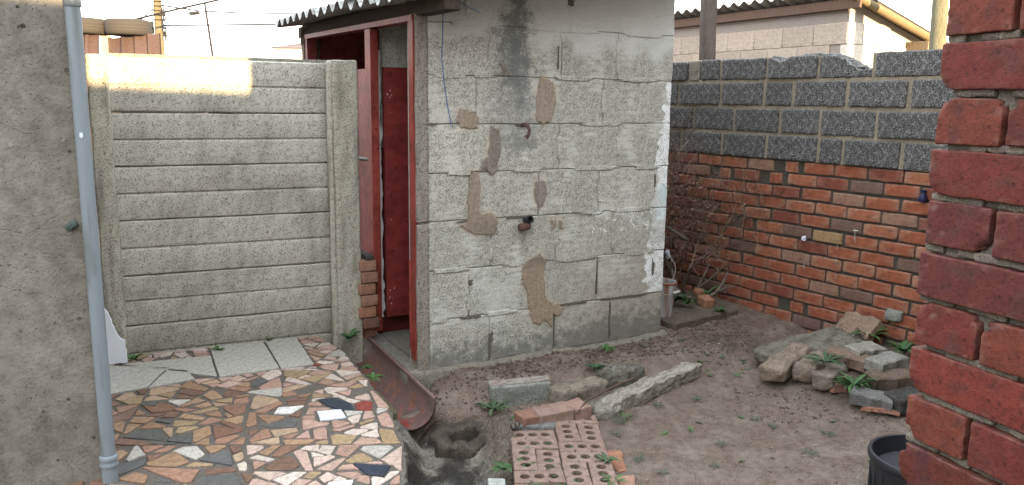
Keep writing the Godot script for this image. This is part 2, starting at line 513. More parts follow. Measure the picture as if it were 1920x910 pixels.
func soil_col(x: float, d: float) -> Color:
	var n := noise.get_noise_2d(x * 5 + 9, d * 5)
	var c := Color(0.178, 0.136, 0.108)
	c = c.lerp(Color(0.215, 0.174, 0.145), sstep(-0.1, 0.5, n + 0.3 * sstep(3.9, 3.2, d)))
	var bed := minf(seg_side(Vector2(x, d), Vector2(-0.15, 4.2), Vector2(1.25, 4.85)), 1.0)
	if bed > 0: c = c.lerp(Color(0.145, 0.096, 0.073), 0.7 * sstep(0.0, 0.12, bed) * sstep(0.5, -0.2, n))
	# darker by the rocks and the corner
	var dark_k := sstep(0.5, 0.1, Vector2((x - 1.45) / 0.8, (d - 5.05) / 0.5).length()) + sstep(0.6, 0.2, Vector2((x - 2.1) / 1.2, (d - 4.5) / 1.1).length()) * 0.7
	c = c.lerp(Color(0.062, 0.048, 0.038), clampf(dark_k, 0, 1) * 0.75 * sstep(-0.5, 0.2, n))
	return c

func build_ground() -> void:
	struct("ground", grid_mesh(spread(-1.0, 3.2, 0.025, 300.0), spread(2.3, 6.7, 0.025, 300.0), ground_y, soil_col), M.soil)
	# concrete drain running down between patio and bricks
	var hf := func(x: float, d: float) -> float:
		var cx := -0.30 - 0.16 * sstep(3.5, 4.1, d) + 0.05 * sstep(3.2, 2.8, d)
		var t := x - cx
		var y := maxf(-0.27, -0.175 - 0.13 * maxf(0.0, 3.92 - d))
		y += 0.045 * sstep(0.13, 0.30, t) + 0.035 * sstep(0.24, 0.34, t) + 0.14 * sstep(-0.08, -0.20, t)
		y += noise.get_noise_2d(x * 6, d * 6) * 0.020 + (noise.get_noise_2d(x * 22, d * 22) * 0.014 + noise.get_noise_2d(x * 48, d * 48) * 0.016) * (0.45 + sstep(0.1, 0.25, absf(t)))
		y += 0.05 * sstep(0.10, 0.03, Vector2(x + 0.14, d - 4.02).length()) + 0.045 * sstep(0.13, 0.05, Vector2(x + 0.02, d - 3.72).length())
		y -= 0.06 * sstep(-0.36, -0.42, x) * sstep(3.72, 3.80, d)
		var hole := Vector2((x + 0.225) / 1.0, (d - 3.78) / 1.15).length() + noise.get_noise_2d(x * 20, d * 20) * 0.015
		y -= 0.22 * sstep(0.095, 0.05, hole)
		y = lerpf(y, -0.145 + noise.get_noise_2d(x * 30, d * 30) * 0.012, sstep(3.86, 4.0, d) * sstep(-0.50, -0.36, x))
		return y
	var cf := func(x: float, d: float) -> Color:
		var n := noise.get_noise_2d(x * 7, d * 7); var n2 := noise.get_noise_2d(x * 26, d * 26)
		var c := Color(0.17, 0.155, 0.135).lerp(Color(0.26, 0.24, 0.205), sstep(-0.2, 0.5, n2 + n))
		var cx := -0.30 - 0.16 * sstep(3.5, 4.1, d)
		var wet := sstep(0.24, 0.11, absf(x - cx + 0.02) + n * 0.09 + n2 * 0.03) * sstep(-0.45, -0.1, noise.get_noise_2d(x * 3.5 + 5, d * 3.5) + 0.12 * sstep(3.6, 3.3, d))
		c = c.lerp(Color(0.030, 0.025, 0.021), wet * 0.95)
		c = c.lerp(Color(0.125, 0.088, 0.066), sstep(3.86, 3.99, d + n * 0.12 + n2 * 0.03) * 0.92)
		c = c.lerp(Color(0.12, 0.092, 0.07), sstep(0.16, 0.26, x - cx + n * 0.08) * 0.75)
		c = c.lerp(Color(0.07, 0.055, 0.04), sstep(0.14, 0.07, Vector2((x + 0.225), (d - 3.78)).length()))
		return c
	var xs := PackedFloat32Array(); var ds := PackedFloat32Array()
	for i in 98: xs.append(-0.72 + i * 0.0083)
	for j in 222: ds.append(2.3 + j * 0.0083)
	var keep := func(x: float, d: float) -> bool:
		return x < 0.03 + noise.get_noise_2d(d * 9, 3.0) * 0.05 - 0.12 * sstep(3.80, 3.95, d) and d < 4.02 + noise.get_noise_2d(x * 9, 8.0) * 0.05 - 0.25 * sstep(-0.42, -0.50, x)
	var dm := M.conc.duplicate() as StandardMaterial3D
	dm.roughness = 0.55
	struct("drain_channel", grid_mesh(xs, ds, hf, cf, keep), dm)

# ---------------------------------------------------------------- patio of broken tiles
func split_poly(poly: PackedVector2Array, out: Array, scale_at: Callable) -> void:
	var area := 0.0; var cen := Vector2.ZERO
	for i in poly.size():
		area += poly[i].cross(poly[(i + 1) % poly.size()]) / 2
		cen += poly[i] / poly.size()
	var lim: float = scale_at.call(cen) * rng.randf_range(0.45, 1.5)
	if absf(area) < lim or poly.size() < 3:
		out.append(poly); return
	var longest := Vector2.ZERO
	for i in poly.size():
		for j in range(i + 1, poly.size()):
			var e := poly[j] - poly[i]
			if e.length() > longest.length(): longest = e
	var nrm := longest.normalized().rotated(rng.randf_range(-0.75, 0.75))
	var at0 := cen + longest * rng.randf_range(-0.16, 0.16)
	var big := 20.0
	var tang := Vector2(-nrm.y, nrm.x)
	var half := PackedVector2Array([at0 + tang * big, at0 - tang * big, at0 - tang * big + nrm * big, at0 + tang * big + nrm * big])
	for q in Geometry2D.intersect_polygons(poly, half): split_poly(q, out, scale_at)
	for q in Geometry2D.clip_polygons(poly, half): split_poly(q, out, scale_at)

func build_patio() -> void:
	var edge := [Vector2(-2.75, 4.12), Vector2(-1.19, 4.80), Vector2(-0.95, 4.46), Vector2(-0.76, 4.06), Vector2(-0.56, 3.60), Vector2(-0.46, 3.25), Vector2(-0.405, 3.0), Vector2(-0.40, 2.75), Vector2(-0.42, 1.9), Vector2(-2.75, 1.9)]
	var o := PackedVector2Array()
	for p in rough_outline(edge, 0.03, 0.02, 3.0): o.append(Vector2(p.x, -p.y))
	var mb := MB.new()
	plate(mb, o, -0.42, 0.044, 0.012, Color(0.235, 0.205, 0.175))
	var patio := struct("patio", mb.done(Transform3D(), true), M.mortar)
	var big := [[Vector2(-2.45, 3.98), Vector2(-2.2, 4.15), Vector2(-1.86, 4.15), Vector2(-1.835, 3.845), Vector2(-1.975, 3.74), Vector2(-2.5, 3.62)],
		[Vector2(-1.845, 4.125), Vector2(-1.74, 4.10), Vector2(-1.645, 3.975), Vector2(-1.822, 3.835)],
		[Vector2(-2.12, 4.185), Vector2(-1.705, 4.355), Vector2(-1.54, 4.01), Vector2(-1.72, 4.06)],
		[Vector2(-1.76, 4.50), Vector2(-1.50, 4.645), Vector2(-1.255, 4.155), Vector2(-1.53, 4.01)],
		[Vector2(-1.485, 4.648), Vector2(-1.32, 4.735), Vector2(-1.09, 4.235), Vector2(-1.245, 4.155)]]
	var big_polys := []
	for b in big:
		var q := PackedVector2Array()
		for p in b: q.append(Vector2(p.x, -p.y))
		if Geometry2D.is_polygon_clockwise(q): q.reverse()
		big_polys.append(q)
		mb = MB.new()
		var r := PackedVector2Array()
		for p in rough_outline(Array(q), 0.06, 0.005, 8.0): r.append(p)
		plate(mb, r, 0.03, 0.0535, 0.0012, Color(0.40, 0.385, 0.34))
		part("floor_tile", mb.done(Transform3D(), true), M.tile, patio, Transform3D(), "large pale grey floor tile")
	var special := [[[Vector2(-0.905, 3.56), Vector2(-0.80, 3.59), Vector2(-0.755, 3.495), Vector2(-0.865, 3.455)], Color(0.66, 0.70, 0.74)],
		[[Vector2(-0.935, 3.71), Vector2(-0.86, 3.735), Vector2(-0.77, 3.67), Vector2(-0.735, 3.585), Vector2(-0.80, 3.58), Vector2(-0.88, 3.64)], Color(0.035, 0.042, 0.052)],
		[[Vector2(-0.63, 3.02), Vector2(-0.475, 3.005), Vector2(-0.49, 2.915), Vector2(-0.56, 2.93)], Color(0.035, 0.042, 0.055)],
		[[Vector2(-1.10, 3.60), Vector2(-0.985, 3.63), Vector2(-1.02, 3.53), Vector2(-1.10, 3.53)], Color(0.62, 0.60, 0.55)],
		[[Vector2(-0.69, 2.86), Vector2(-0.60, 2.88), Vector2(-0.60, 2.80), Vector2(-0.70, 2.79)], Color(0.62, 0.62, 0.58)]]
	var field := PackedVector2Array()
	for p in edge: field.append(Vector2(p.x, -maxf(p.y, 2.25)))
	if Geometry2D.is_polygon_clockwise(field): field.reverse()
	field = Geometry2D.offset_polygon(field, -0.012)[0]
	var shards := []
	split_poly(field, shards, func(c: Vector2) -> float: return 0.0145 + 0.008 * noise.get_noise_2d(c.x * 3, c.y * 3) - 0.0035 * smoothstep(-3.7, -4.2, c.y) + (0.05 if c.x < -2.2 else 0.0))
	for s in special:
		var q := PackedVector2Array()
		for p in s[0]: q.append(Vector2(p.x, -p.y))
		if Geometry2D.is_polygon_clockwise(q): q.reverse()
		big_polys.append(q)
		mb = MB.new()
		plate(mb, q, 0.03, 0.0508, 0.0015, s[1])
		part("tile_shard", mb.done(Transform3D(), true), M.tile, patio)
	var pink := [Color(0.42, 0.29, 0.235), Color(0.46, 0.345, 0.285), Color(0.38, 0.25, 0.195), Color(0.50, 0.41, 0.35), Color(0.34, 0.215, 0.165), Color(0.47, 0.405, 0.335)]
	var brown := [Color(0.25, 0.15, 0.092), Color(0.30, 0.19, 0.115), Color(0.205, 0.115, 0.078), Color(0.35, 0.25, 0.165), Color(0.165, 0.095, 0.068), Color(0.28, 0.16, 0.108)]
	for sh in shards:
		var list := [sh]
		for b in big_polys:
			var nxt := []
			for q in list:
				for r in Geometry2D.clip_polygons(q, Geometry2D.offset_polygon(b, 0.006)[0]): nxt.append(r)
			list = nxt
		for q in list:
			if rng.randf() < 0.01: continue
			var qc := Vector2.ZERO
			for p in q: qc += p / q.size()
			var turned := PackedVector2Array()
			var ja := rng.randf_range(-0.16, 0.16)
			for p in q: turned.append(qc + (p - qc).rotated(ja) * rng.randf_range(0.88, 1.02) + Vector2(rng.randf_range(-1, 1), rng.randf_range(-1, 1)) * 0.006)
			for r in Geometry2D.offset_polygon(turned, -rng.randf_range(0.003, 0.008), Geometry2D.JOIN_MITER):
				var cut := PackedVector2Array()   # knock off the sharpest corners
				for i in r.size():
					var p0: Vector2 = r[(i + r.size() - 1) % r.size()]; var p1: Vector2 = r[i]; var p2: Vector2 = r[(i + 1) % r.size()]
					var sharp := absf((p0 - p1).angle_to(p2 - p1))
					if sharp < 1.15:
						var m := (0.22 if sharp > 0.6 else 0.38) * rng.randf_range(0.7, 1.2)
						cut.append(p1.lerp(p0, m)); cut.append(p1.lerp(p2, m * rng.randf_range(0.6, 1.0)))
					else: cut.append(p1)
				r = cut
				var area := 0.0; var cen := Vector2.ZERO
				for i in r.size():
					area += r[i].cross(r[(i + 1) % r.size()]) / 2; cen += r[i] / r.size()
				if area < 0.0006 or r.size() < 3: continue
				var d := -cen.y
				var left := 1.2 * smoothstep(-0.80, -1.15, cen.x + noise.get_noise_2d(cen.x * 4, d * 4) * 0.35) * smoothstep(4.0, 3.7, d)
				var col: Color = brown[rng.randi() % 6] if rng.randf() < left else pink[rng.randi() % 6]
				var k := rng.randf()
				if k < 0.006: col = Color(0.20, 0.05, 0.04)
				elif k < 0.045: col = Color(0.41, 0.385, 0.34)
				elif k < 0.11 and left > 0.1: col = Color(0.10, 0.10, 0.095)
				elif k < 0.17: col = Color(0.30, 0.215, 0.125)
				col = col * rng.randf_range(0.88, 1.1)
				mb = MB.new()
				plate(mb, r, 0.03, 0.0492 + rng.randf_range(-0.0010, 0.0018), 0.0018, col, Vector2(rng.randf_range(-0.009, 0.009), rng.randf_range(-0.009, 0.009)))
				part("tile_shard", mb.done(Transform3D(), true), M.tile, patio)
	# mossy step beside the clay channel
	var t := thing("concrete_step", "mossy concrete step between the patio edge and the clay channel", "step", at(-0.685, -0.125, 3.93, 0.0))
	part("step_block", rb(Vector3(0.085, 0.19, 0.42), 0.012, 4, 3, 8, 0.006, 16.0, func(p: Vector3) -> Color: return Color(0.17, 0.15, 0.10).lerp(Color(0.10, 0.095, 0.05), 0.5 + noise.get_noise_3dv(p * 3))), M.conc, t, tf(0, 0, 0, 0.47))

# ---------------------------------------------------------------- precast fence
func build_fence() -> void:
	var t := thing("precast_fence", "grey precast concrete panel fence left of the outhouse, its top left in sun", "fence", frame(-1.107, 4.815, 65.4))
	var tops := [1.705, 1.409, 1.118, 0.820, 0.508, 0.222]
	for bay in 2:
		var u0 := -1.165 - bay * 1.32; var u1 := 0.02 - bay * 1.32
		for k in 6:
			var top: float = tops[k]; var bot: float = (tops[k + 1] if k < 5 else -0.1)
			var h := top - bot - 0.003
			var mid := 0.5
			var mb := MB.new()
			# front profile from bottom to top: two planks with a groove between
			var prof := [[0.0, -0.012], [0.03, 0.0], [mid - 0.05, 0.003], [mid - 0.012, -0.006], [mid + 0.006, -0.014], [mid + 0.03, 0.0], [0.97, 0.004], [1.0, -0.008]]
			var N := 26
			var off := Vector3(rng.randf() * 3, rng.randf() * 3, rng.randf() * 3)
			var grime := func(x: float, y: float) -> Color:
				var n := noise.get_noise_2d(x * 2.2, (bot + y) * 2.2 + bay * 9)
				var c := Color(0.56, 0.54, 0.475).lerp(Color(0.48, 0.462, 0.405), smoothstep(-0.2, 0.5, n))
				var streak := noise.get_noise_2d(x * 14 + k, (bot + y) * 2.0)
				c = c.lerp(Color(0.20, 0.195, 0.165), smoothstep(0.05, 0.6, streak + n * 0.6) * 0.38)
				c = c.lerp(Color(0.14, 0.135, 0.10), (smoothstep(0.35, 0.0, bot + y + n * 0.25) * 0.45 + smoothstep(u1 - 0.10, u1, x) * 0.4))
				return c
			for i in N + 1:
				var x := lerpf(u0, u1, float(i) / N)
				var sag := noise.get_noise_2d(x * 4 + k * 7, bay) * 0.003
				for q in prof:
					var y: float = q[0] * h
					var p := Vector3(x, y + sag * (1.0 if q[0] > 0.9 else 0.4) + (0.005 * smoothstep(0.65, 0.1, float(i) / N) if k == 0 and q[0] < 0.1 else 0.0), q[1] + noise.get_noise_2d(x * 9, y * 20 + k) * 0.0025)
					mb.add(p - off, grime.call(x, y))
				for q in [[1.0, -0.05], [0.0, -0.05]]:
					mb.add(Vector3(x, q[0] * h, q[1]) - off, grime.call(x, q[0] * h))
			var R := 10
			for i in N:
				for j in R:
					var j2 := (j + 1) % R
					mb.quad(i * R + j, (i + 1) * R + j, (i + 1) * R + j2, i * R + j2)
			mb.box(Vector3(u0 + (0.5 if k == 1 else 0.0), h - 0.02, -0.05) - off, Vector3(u1, h + 0.02, -0.03) - off, Color(0.3, 0.29, 0.25))
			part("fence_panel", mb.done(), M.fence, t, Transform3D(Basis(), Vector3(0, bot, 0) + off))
	for px in [[-1.205, 0.10, 1.712], [0.093, 0.155, 1.722], [-2.52, 0.10, 1.71]]:
		var mb := MB.new()
		var tint := func(p: Vector3) -> Color:
			var n := noise.get_noise_3dv(p * 2 + Vector3(px[0] * 9, 0, 0))
			var c := Color(0.50, 0.475, 0.40).lerp(Color(0.30, 0.285, 0.23), smoothstep(-0.1, 0.5, n))
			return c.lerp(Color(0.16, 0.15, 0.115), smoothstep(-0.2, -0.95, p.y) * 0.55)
		rbox(mb, Vector3(px[1], 2.3, 0.11), 0.012, 4, 40, 3, Transform3D(), 0.004, 14.0, tint, 0.003, 3.0, px[0])
		if px[0] > 0:   # rounded lip on the left of the right-hand post
			rbox(mb, Vector3(0.045, 2.29, 0.05), 0.018, 2, 40, 2, Transform3D(Basis(), Vector3(-0.085, 0, 0.03)), 0.004, 14.0, tint, 0.002, 3.0, 5.0)
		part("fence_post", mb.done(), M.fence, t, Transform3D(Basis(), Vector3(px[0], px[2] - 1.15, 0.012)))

# ---------------------------------------------------------------- outhouse
const MUD := [[Vector2(0.229, 1.394), Vector2(0.259, 1.451), Vector2(0.327, 1.44), Vector2(0.366, 1.41), Vector2(0.362, 1.342), Vector2(0.272, 1.347)],
		[Vector2(0.753, 1.64), Vector2(0.795, 1.641), Vector2(0.848, 1.603), Vector2(0.864, 1.523), Vector2(0.861, 1.459), Vector2(0.82, 1.378), Vector2(0.783, 1.37), Vector2(0.735, 1.386), Vector2(0.741, 1.53), Vector2(0.754, 1.593)],
		[Vector2(0.445, 1.361), Vector2(0.498, 1.33), Vector2(0.509, 1.219), Vector2(0.483, 1.109), Vector2(0.456, 1.086), Vector2(0.385, 1.119), Vector2(0.394, 1.159), Vector2(0.429, 1.189), Vector2(0.437, 1.283)],
		[Vector2(0.324, 1.113), Vector2(0.368, 1.104), Vector2(0.381, 1.0), Vector2(0.369, 0.89), Vector2(0.396, 0.856), Vector2(0.449, 0.869), Vector2(0.495, 0.818), Vector2(0.473, 0.737), Vector2(0.37, 0.753), Vector2(0.308, 0.781), Vector2(0.255, 0.808), Vector2(0.308, 0.829), Vector2(0.312, 0.909), Vector2(0.303, 0.941), Vector2(0.316, 1.004)],
		[Vector2(0.738, 1.027), Vector2(0.78, 1.055), Vector2(0.815, 1.016), Vector2(0.812, 0.933), Vector2(0.774, 0.876), Vector2(0.75, 0.919), Vector2(0.729, 0.986)],
		[Vector2(0.685, 0.569), Vector2(0.776, 0.603), Vector2(0.82, 0.558), Vector2(0.808, 0.482), Vector2(0.815, 0.351), Vector2(0.856, 0.294), Vector2(0.948, 0.257), Vector2(0.929, 0.206), Vector2(0.878, 0.221), Vector2(0.87, 0.146), Vector2(0.819, 0.193), Vector2(0.79, 0.17), Vector2(0.74, 0.189), Vector2(0.71, 0.267), Vector2(0.698, 0.389), Vector2(0.663, 0.444), Vector2(0.667, 0.529)],
		[Vector2(0.85, 0.80), Vector2(0.885, 0.80), Vector2(0.89, 0.765), Vector2(0.86, 0.75)], [Vector2(0.915, 0.79), Vector2(0.935, 0.785), Vector2(0.94, 0.745), Vector2(0.92, 0.75)], [Vector2(0.49, 1.71), Vector2(0.53, 1.70), Vector2(0.57, 1.64), Vector2(0.52, 1.635)]]

func build_outhouse() -> void:
	var root := thing("outhouse", "block outhouse with a red steel door frame in the middle of the yard", "outhouse", frame(-0.519, 4.305, 61.4))
	var core := MB.new()
	core.box(Vector3(0.012, -0.15, -0.15), Vector3(1.715, 2.62, -0.0075), Color(0.50, 0.485, 0.435))
	var front := part("front_wall", core.done(Transform3D(), true), M.mortar, root)
	var rows := [[-0.01, 0.272, [0.45, 0.889, 1.306]], [0.272, 0.556, [0.317, 0.759, 1.197]], [0.556, 0.834, [0.455, 0.890, 1.312]], [0.834, 1.103, [0.318, 0.765, 1.193]],
		[1.103, 1.369, [0.464, 0.901, 1.325]], [1.369, 1.632, [0.355, 0.761, 1.206]], [1.632, 1.905, [0.448, 0.903, 1.301]], [1.905, 2.18, [0.30, 0.963]], [2.18, 2.62, [0.6, 1.2]]]
	var e := 0
	for r in rows:
		var us: Array = [0.066] + r[2] + [1.725]
		for i in us.size() - 1:
			e += 1
			var u0: float = us[i]; var u1: float = us[i + 1]
			var w := u1 - u0 - 0.003; var h: float = r[1] - r[0] - (0.003 if r[0] > 1.6 else 0.005)
			var cen := Vector3((u0 + u1) / 2, (r[0] + r[1]) / 2, -0.050)
			var off := Vector3(rng.randf_range(-9, 9), rng.randf_range(-9, 9), 0)
			var mb := MB.new()
			var n0 := rng.randf_range(0.92, 1.06)
			rbox(mb, Vector3(w, h, 0.10), 0.005, 12, 7, 1, Transform3D(Basis(), cen), 0.0032, 16.0, Color(0.465 * n0, 0.456 * n0, 0.412 * n0), 0.0045, 4.0, e)
			for q in mb.v.size(): mb.uv[q] = Vector2(clampf(mb.v[q].x / 1.8, 0.005, 0.99), clampf(mb.v[q].y / 2.4, 0.004, 0.99))
			part("block", mb.done(Transform3D(Basis(), -off)), M.outhouse, front, Transform3D(Basis(), off + Vector3(0, 0, rng.randf_range(-0.003, 0.002))))
	# plaster strip down the left corner, cracked at the fourth course
	for s in [[-0.02, 0.826, 0.002], [0.834, 1.945, 0.0]]:
		var mb := MB.new()
		rbox(mb, Vector3(0.072, s[1] - s[0], 0.12), 0.01, 2, 16, 2, Transform3D(Basis(), Vector3(0.034, (s[0] + s[1]) / 2, -0.052 + s[2])), 0.005, 18.0, func(p: Vector3) -> Color: return Color(0.36, 0.335, 0.29).lerp(Color(0.27, 0.235, 0.20), 0.5 + noise.get_noise_3dv(Vector3(p.x * 4, p.y * 1.5, 1))), 0.004, 5.0, 2.0)
		part("corner_plaster", mb.done(), M.conc, front)
	# mud plaster patches
	var tan := [Color(0.52, 0.415, 0.315), Color(0.53, 0.425, 0.33), Color(0.37, 0.315, 0.265), Color(0.50, 0.395, 0.30), Color(0.41, 0.345, 0.29), Color(0.52, 0.39, 0.285), Color(0.48, 0.375, 0.29), Color(0.46, 0.38, 0.29), Color(0.36, 0.32, 0.275)]
	for k in MUD.size():
		var o := PackedVector2Array()
		for p in rough_outline(MUD[k], 0.014, 0.016, k * 3.0): o.append(Vector2(p.x, -p.y))
		var mb := MB.new()
		plate(mb, o, -0.006, 0.0098, 0.004, tan[k])
		var dark := Color(0.31, 0.26, 0.215)
		if k == 5 or k == 3:
			for q in mb.v.size():
				var vy := -mb.v[q].z
				mb.c[q] = mb.c[q].lerp(dark, (sstep(0.50, 0.58, vy) if k == 5 else sstep(0.84, 0.78, vy) * sstep(0.36, 0.42, mb.v[q].x)) * 0.8)
		part("mud_patch", mb.done(Transform3D(Basis(Vector3.RIGHT, PI / 2), Vector3.ZERO), true), M.mortar, front)
	# cement smeared over parts of the joints
	for c in [[0.20, 0.556, 0.22, 0.03], [0.62, 0.557, 0.16, 0.025], [1.05, 0.556, 0.30, 0.03], [1.5, 0.555, 0.24, 0.03], [0.25, 1.103, 0.16, 0.03], [0.68, 1.102, 0.2, 0.025], [1.15, 1.103, 0.34, 0.03], [1.55, 1.1, 0.18, 0.03], [1.2, 1.37, 0.3, 0.028], [1.0, 1.632, 0.26, 0.03], [0.2, 1.632, 0.2, 0.035], [0.40, 1.633, 0.12, 0.03], [1.45, 1.633, 0.3, 0.028], [0.52, 0.272, 0.2, 0.03], [0.13, 0.272, 0.1, 0.026], [1.45, 0.834, 0.3, 0.03], [1.15, 0.835, 0.16, 0.026], [0.455, 0.66, 0.028, 0.14], [0.89, 0.70, 0.03, 0.12], [1.312, 0.69, 0.03, 0.2], [1.193, 0.95, 0.03, 0.12], [0.901, 1.24, 0.03, 0.16], [1.325, 1.25, 0.03, 0.14], [1.206, 1.5, 0.03, 0.16], [0.448, 1.78, 0.035, 0.18], [1.301, 1.77, 0.03, 0.2], [0.903, 1.86, 0.03, 0.06], [0.9, 1.906, 0.5, 0.03], [0.35, 1.906, 0.3, 0.03], [1.5, 1.906, 0.3, 0.03], [0.317, 0.36, 0.03, 0.1], [0.30, 2.04, 0.03, 0.2], [0.963, 2.03, 0.03, 0.2]]:
		var o := PackedVector2Array()
		var n := 26
		for i in n:
			var a := TAU * i / n
			var q := Vector2(signf(cos(a)) * pow(absf(cos(a)), 0.7) * c[2] / 2, signf(sin(a)) * pow(absf(sin(a)), 0.7) * c[3] / 2) * rng.randf_range(0.75, 1.2)
			o.append(Vector2(c[0] + q.x, -(c[1] + q.y)))
		var mb := MB.new()
		plate(mb, o, -0.01, 0.0054, 0.004, Color(0.465, 0.456, 0.412))
		for q in mb.v.size(): mb.uv[q] = Vector2(clampf(mb.v[q].x / 1.8, 0.005, 0.99), clampf(-mb.v[q].z / 2.4, 0.004, 0.99))
		part("mortar_smear", mb.done(Transform3D(Basis(Vector3.RIGHT, PI / 2), Vector3.ZERO), true), M.outhouse, front)
	# dark plates standing for the shade in holes and open joints
	var hm := plain("hollow_shade", Color(0.10, 0.088, 0.074), 1.0)
	for c in [[0.448, 0.07, 0.020, 0.16], [0.462, 0.13, 0.013, 0.07], [0.325, 0.475, 0.022, 0.035], [0.365, 0.268, 0.05, 0.014], [0.63, 1.367, 0.06, 0.011], [1.03, 0.272, 0.20, 0.009], [1.40, 0.274, 0.36, 0.008], [0.62, 0.832, 0.16, 0.009], [0.35, 0.830, 0.26, 0.006], [1.634, 0.44, 0.02, 0.13], [1.306, 0.13, 0.008, 0.24], [0.889, 0.11, 0.008, 0.22], [1.197, 0.42, 0.007, 0.24], [0.878, 1.74, 0.006, 0.13], [0.07, 1.367, 0.10, 0.009], [0.30, 0.268, 0.08, 0.008], [1.62, 1.01, 0.014, 0.08], [0.955, 2.055, 0.05, 0.045]]:
		var mb := MB.new()
		var o := PackedVector2Array()
		var n := 18
		for i in n:
			var a := TAU * i / n
			var q := Vector2(signf(cos(a)) * pow(absf(cos(a)), 0.6) * c[2] / 2, signf(sin(a)) * pow(absf(sin(a)), 0.6) * c[3] / 2) * rng.randf_range(0.6, 1.15)
			o.append(Vector2(c[0] + q.x, -(c[1] + q.y)))
		plate(mb, o, -0.02, 0.0072, 0.001, Color.WHITE)
		part("hollow_shade", mb.done(Transform3D(Basis(Vector3.RIGHT, PI / 2), Vector3.ZERO), true), hm, front)
	var foot := MB.new()
	rbox(foot, Vector3(1.86, 0.16, 0.14), 0.03, 40, 2, 4, Transform3D(Basis(), Vector3(0.85, -0.085, -0.03)), 0.012, 12.0, Color(0.25, 0.225, 0.19), 0.02, 3.0, 4.0)
	part("footing", foot.done(), M.conc, root)
	# other walls
	var wm := MB.new()
	wm.box(Vector3(1.58, -0.15, -2.36), Vector3(1.722, 2.62, -0.155), Color(0.40, 0.385, 0.34))
	part("right_wall", wm.done(Transform3D(), true), M.block, root)
	wm = MB.new()
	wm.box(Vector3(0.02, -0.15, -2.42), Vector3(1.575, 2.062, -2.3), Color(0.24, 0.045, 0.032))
	part("back_wall", wm.done(Transform3D(), true), M.red, root)
	wm = MB.new()
	wm.box(Vector3(0.03, -0.1, -0.89), Vector3(1.57, 2.0, -0.80), Color(0.78, 0.77, 0.74))
	part("partition_wall", wm.done(Transform3D(), true), M.conc, root)
	wm = MB.new()
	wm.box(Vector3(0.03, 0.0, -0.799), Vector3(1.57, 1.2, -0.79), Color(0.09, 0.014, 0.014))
	part("shade_dado", wm.done(Transform3D(), true), M.red, root)  # dark red dado, its tone standing for the shade behind the open door
	wm = MB.new()
	wm.box(Vector3(0.05, -0.2, -2.29), Vector3(1.57, 0.0, -0.158), Color(0.22, 0.205, 0.18))
	part("floor_slab", wm.done(Transform3D(), true), M.conc, root)
	# the open side: red steel frame; z runs back along -z, x = 0 is the face
	var red := Color(0.215, 0.046, 0.037); var deep := Color(0.115, 0.020, 0.018)
	var ft := MB.new()
	ft.box(Vector3(-0.012, 0.05, -0.072), Vector3(0.05, 1.905, -0.012), Color(0.22, 0.042, 0.03))
	ft.box(Vector3(-0.016, 0.10, -0.085), Vector3(-0.006, 0.62, -0.05), Color(0.27, 0.05, 0.035))
	part("door_jamb", ft.done(Transform3D(), true), M.red, root)
	ft = MB.new()
	ft.box(Vector3(-0.012, 0.05, -2.235), Vector3(0.06, 1.945, -2.17), red)
	part("door_jamb", ft.done(Transform3D(), true), M.red, root)
	ft = MB.new()
	ft.box(Vector3(-0.014, 0.045, -0.795), Vector3(0.035, 1.91, -0.695), Color(0.25, 0.05, 0.036))
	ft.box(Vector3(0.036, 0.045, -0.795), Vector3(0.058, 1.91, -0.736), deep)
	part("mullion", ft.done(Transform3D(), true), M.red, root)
	ft = MB.new()
	var bare := Color(0.50, 0.49, 0.50)
	var seg := PackedVector2Array()
	for k in 60: seg.append(Vector2(0.044, -(0.12 + k * 0.0283)))
	for k in 60: seg.append(Vector2(0.048 + maxf(0.0, 0.012 + 0.020 * noise.get_noise_2d(k * 0.21, 4.0)), -(0.12 + (59 - k) * 0.0283)))
	plate(ft, seg, 0.0, 0.004, 0.0005, bare)
	part("bare_steel_edge", ft.done(Transform3D(Basis(Vector3.RIGHT, PI / 2), Vector3(0, 0, -0.7347)), true), M.paint, root, Transform3D(), "strip of the mullion where the red paint has peeled")
	ft = MB.new()   # lintel, rising a little towards the back
	var l0 := [Vector3(-0.016, 1.905, -0.012), Vector3(0.06, 1.905, -0.012), Vector3(0.06, 1.935, -0.012), Vector3(-0.016, 1.935, -0.012)]
	var l1 := []
	for p in l0: l1.append(p + Vector3(0, 0.036, -2.223))
	ft.poly(l0, red * 1.1)
	ft.poly([l1[1], l1[0], l1[3], l1[2]], red)
	for i in 4: ft.poly([l0[(i + 1) % 4], l0[i], l1[i], l1[(i + 1) % 4]], red * 1.1)
	part("lintel", ft.done(Transform3D(), true), M.red, root)
	var door := MB.new()
	for k in 5:
		var z0 := -0.80 - k * 0.272
		var b := MB.new()
		b.box(Vector3(0.03, 0.07, z0 - 0.268), Vector3(0.055, 1.685, z0), Color(0.235, 0.052, 0.042) * rng.randf_range(0.92, 1.05))
		if k == 0: door = b
	var shut := part("closed_door", door.done(Transform3D(), true), M.red, root)
	for k in range(1, 5):
		var b := MB.new()
		var z0 := -0.80 - k * 0.272
		b.box(Vector3(0.03, 0.07, z0 - 0.268), Vector3(0.055, 1.685, z0), Color(0.235, 0.052, 0.042) * rng.randf_range(0.92, 1.05))
		part("board", b.done(Transform3D(), true), M.red, shut)
	var latch := MB.new()
	tube(latch, [Vector3(0.0, 1.128, -0.74), Vector3(-0.02, 1.12, -1.08)], 0.014, 10, Color(0.075, 0.066, 0.06))
	part("latch_bar", latch.done(), M.paint, shut)
	# door standing open, turned in beside the partition
	var leaf := MB.new()
	leaf.box(Vector3(0.072, 0.125, -0.735), Vector3(0.225, 1.69, -0.70), Color(0.18, 0.028, 0.024))
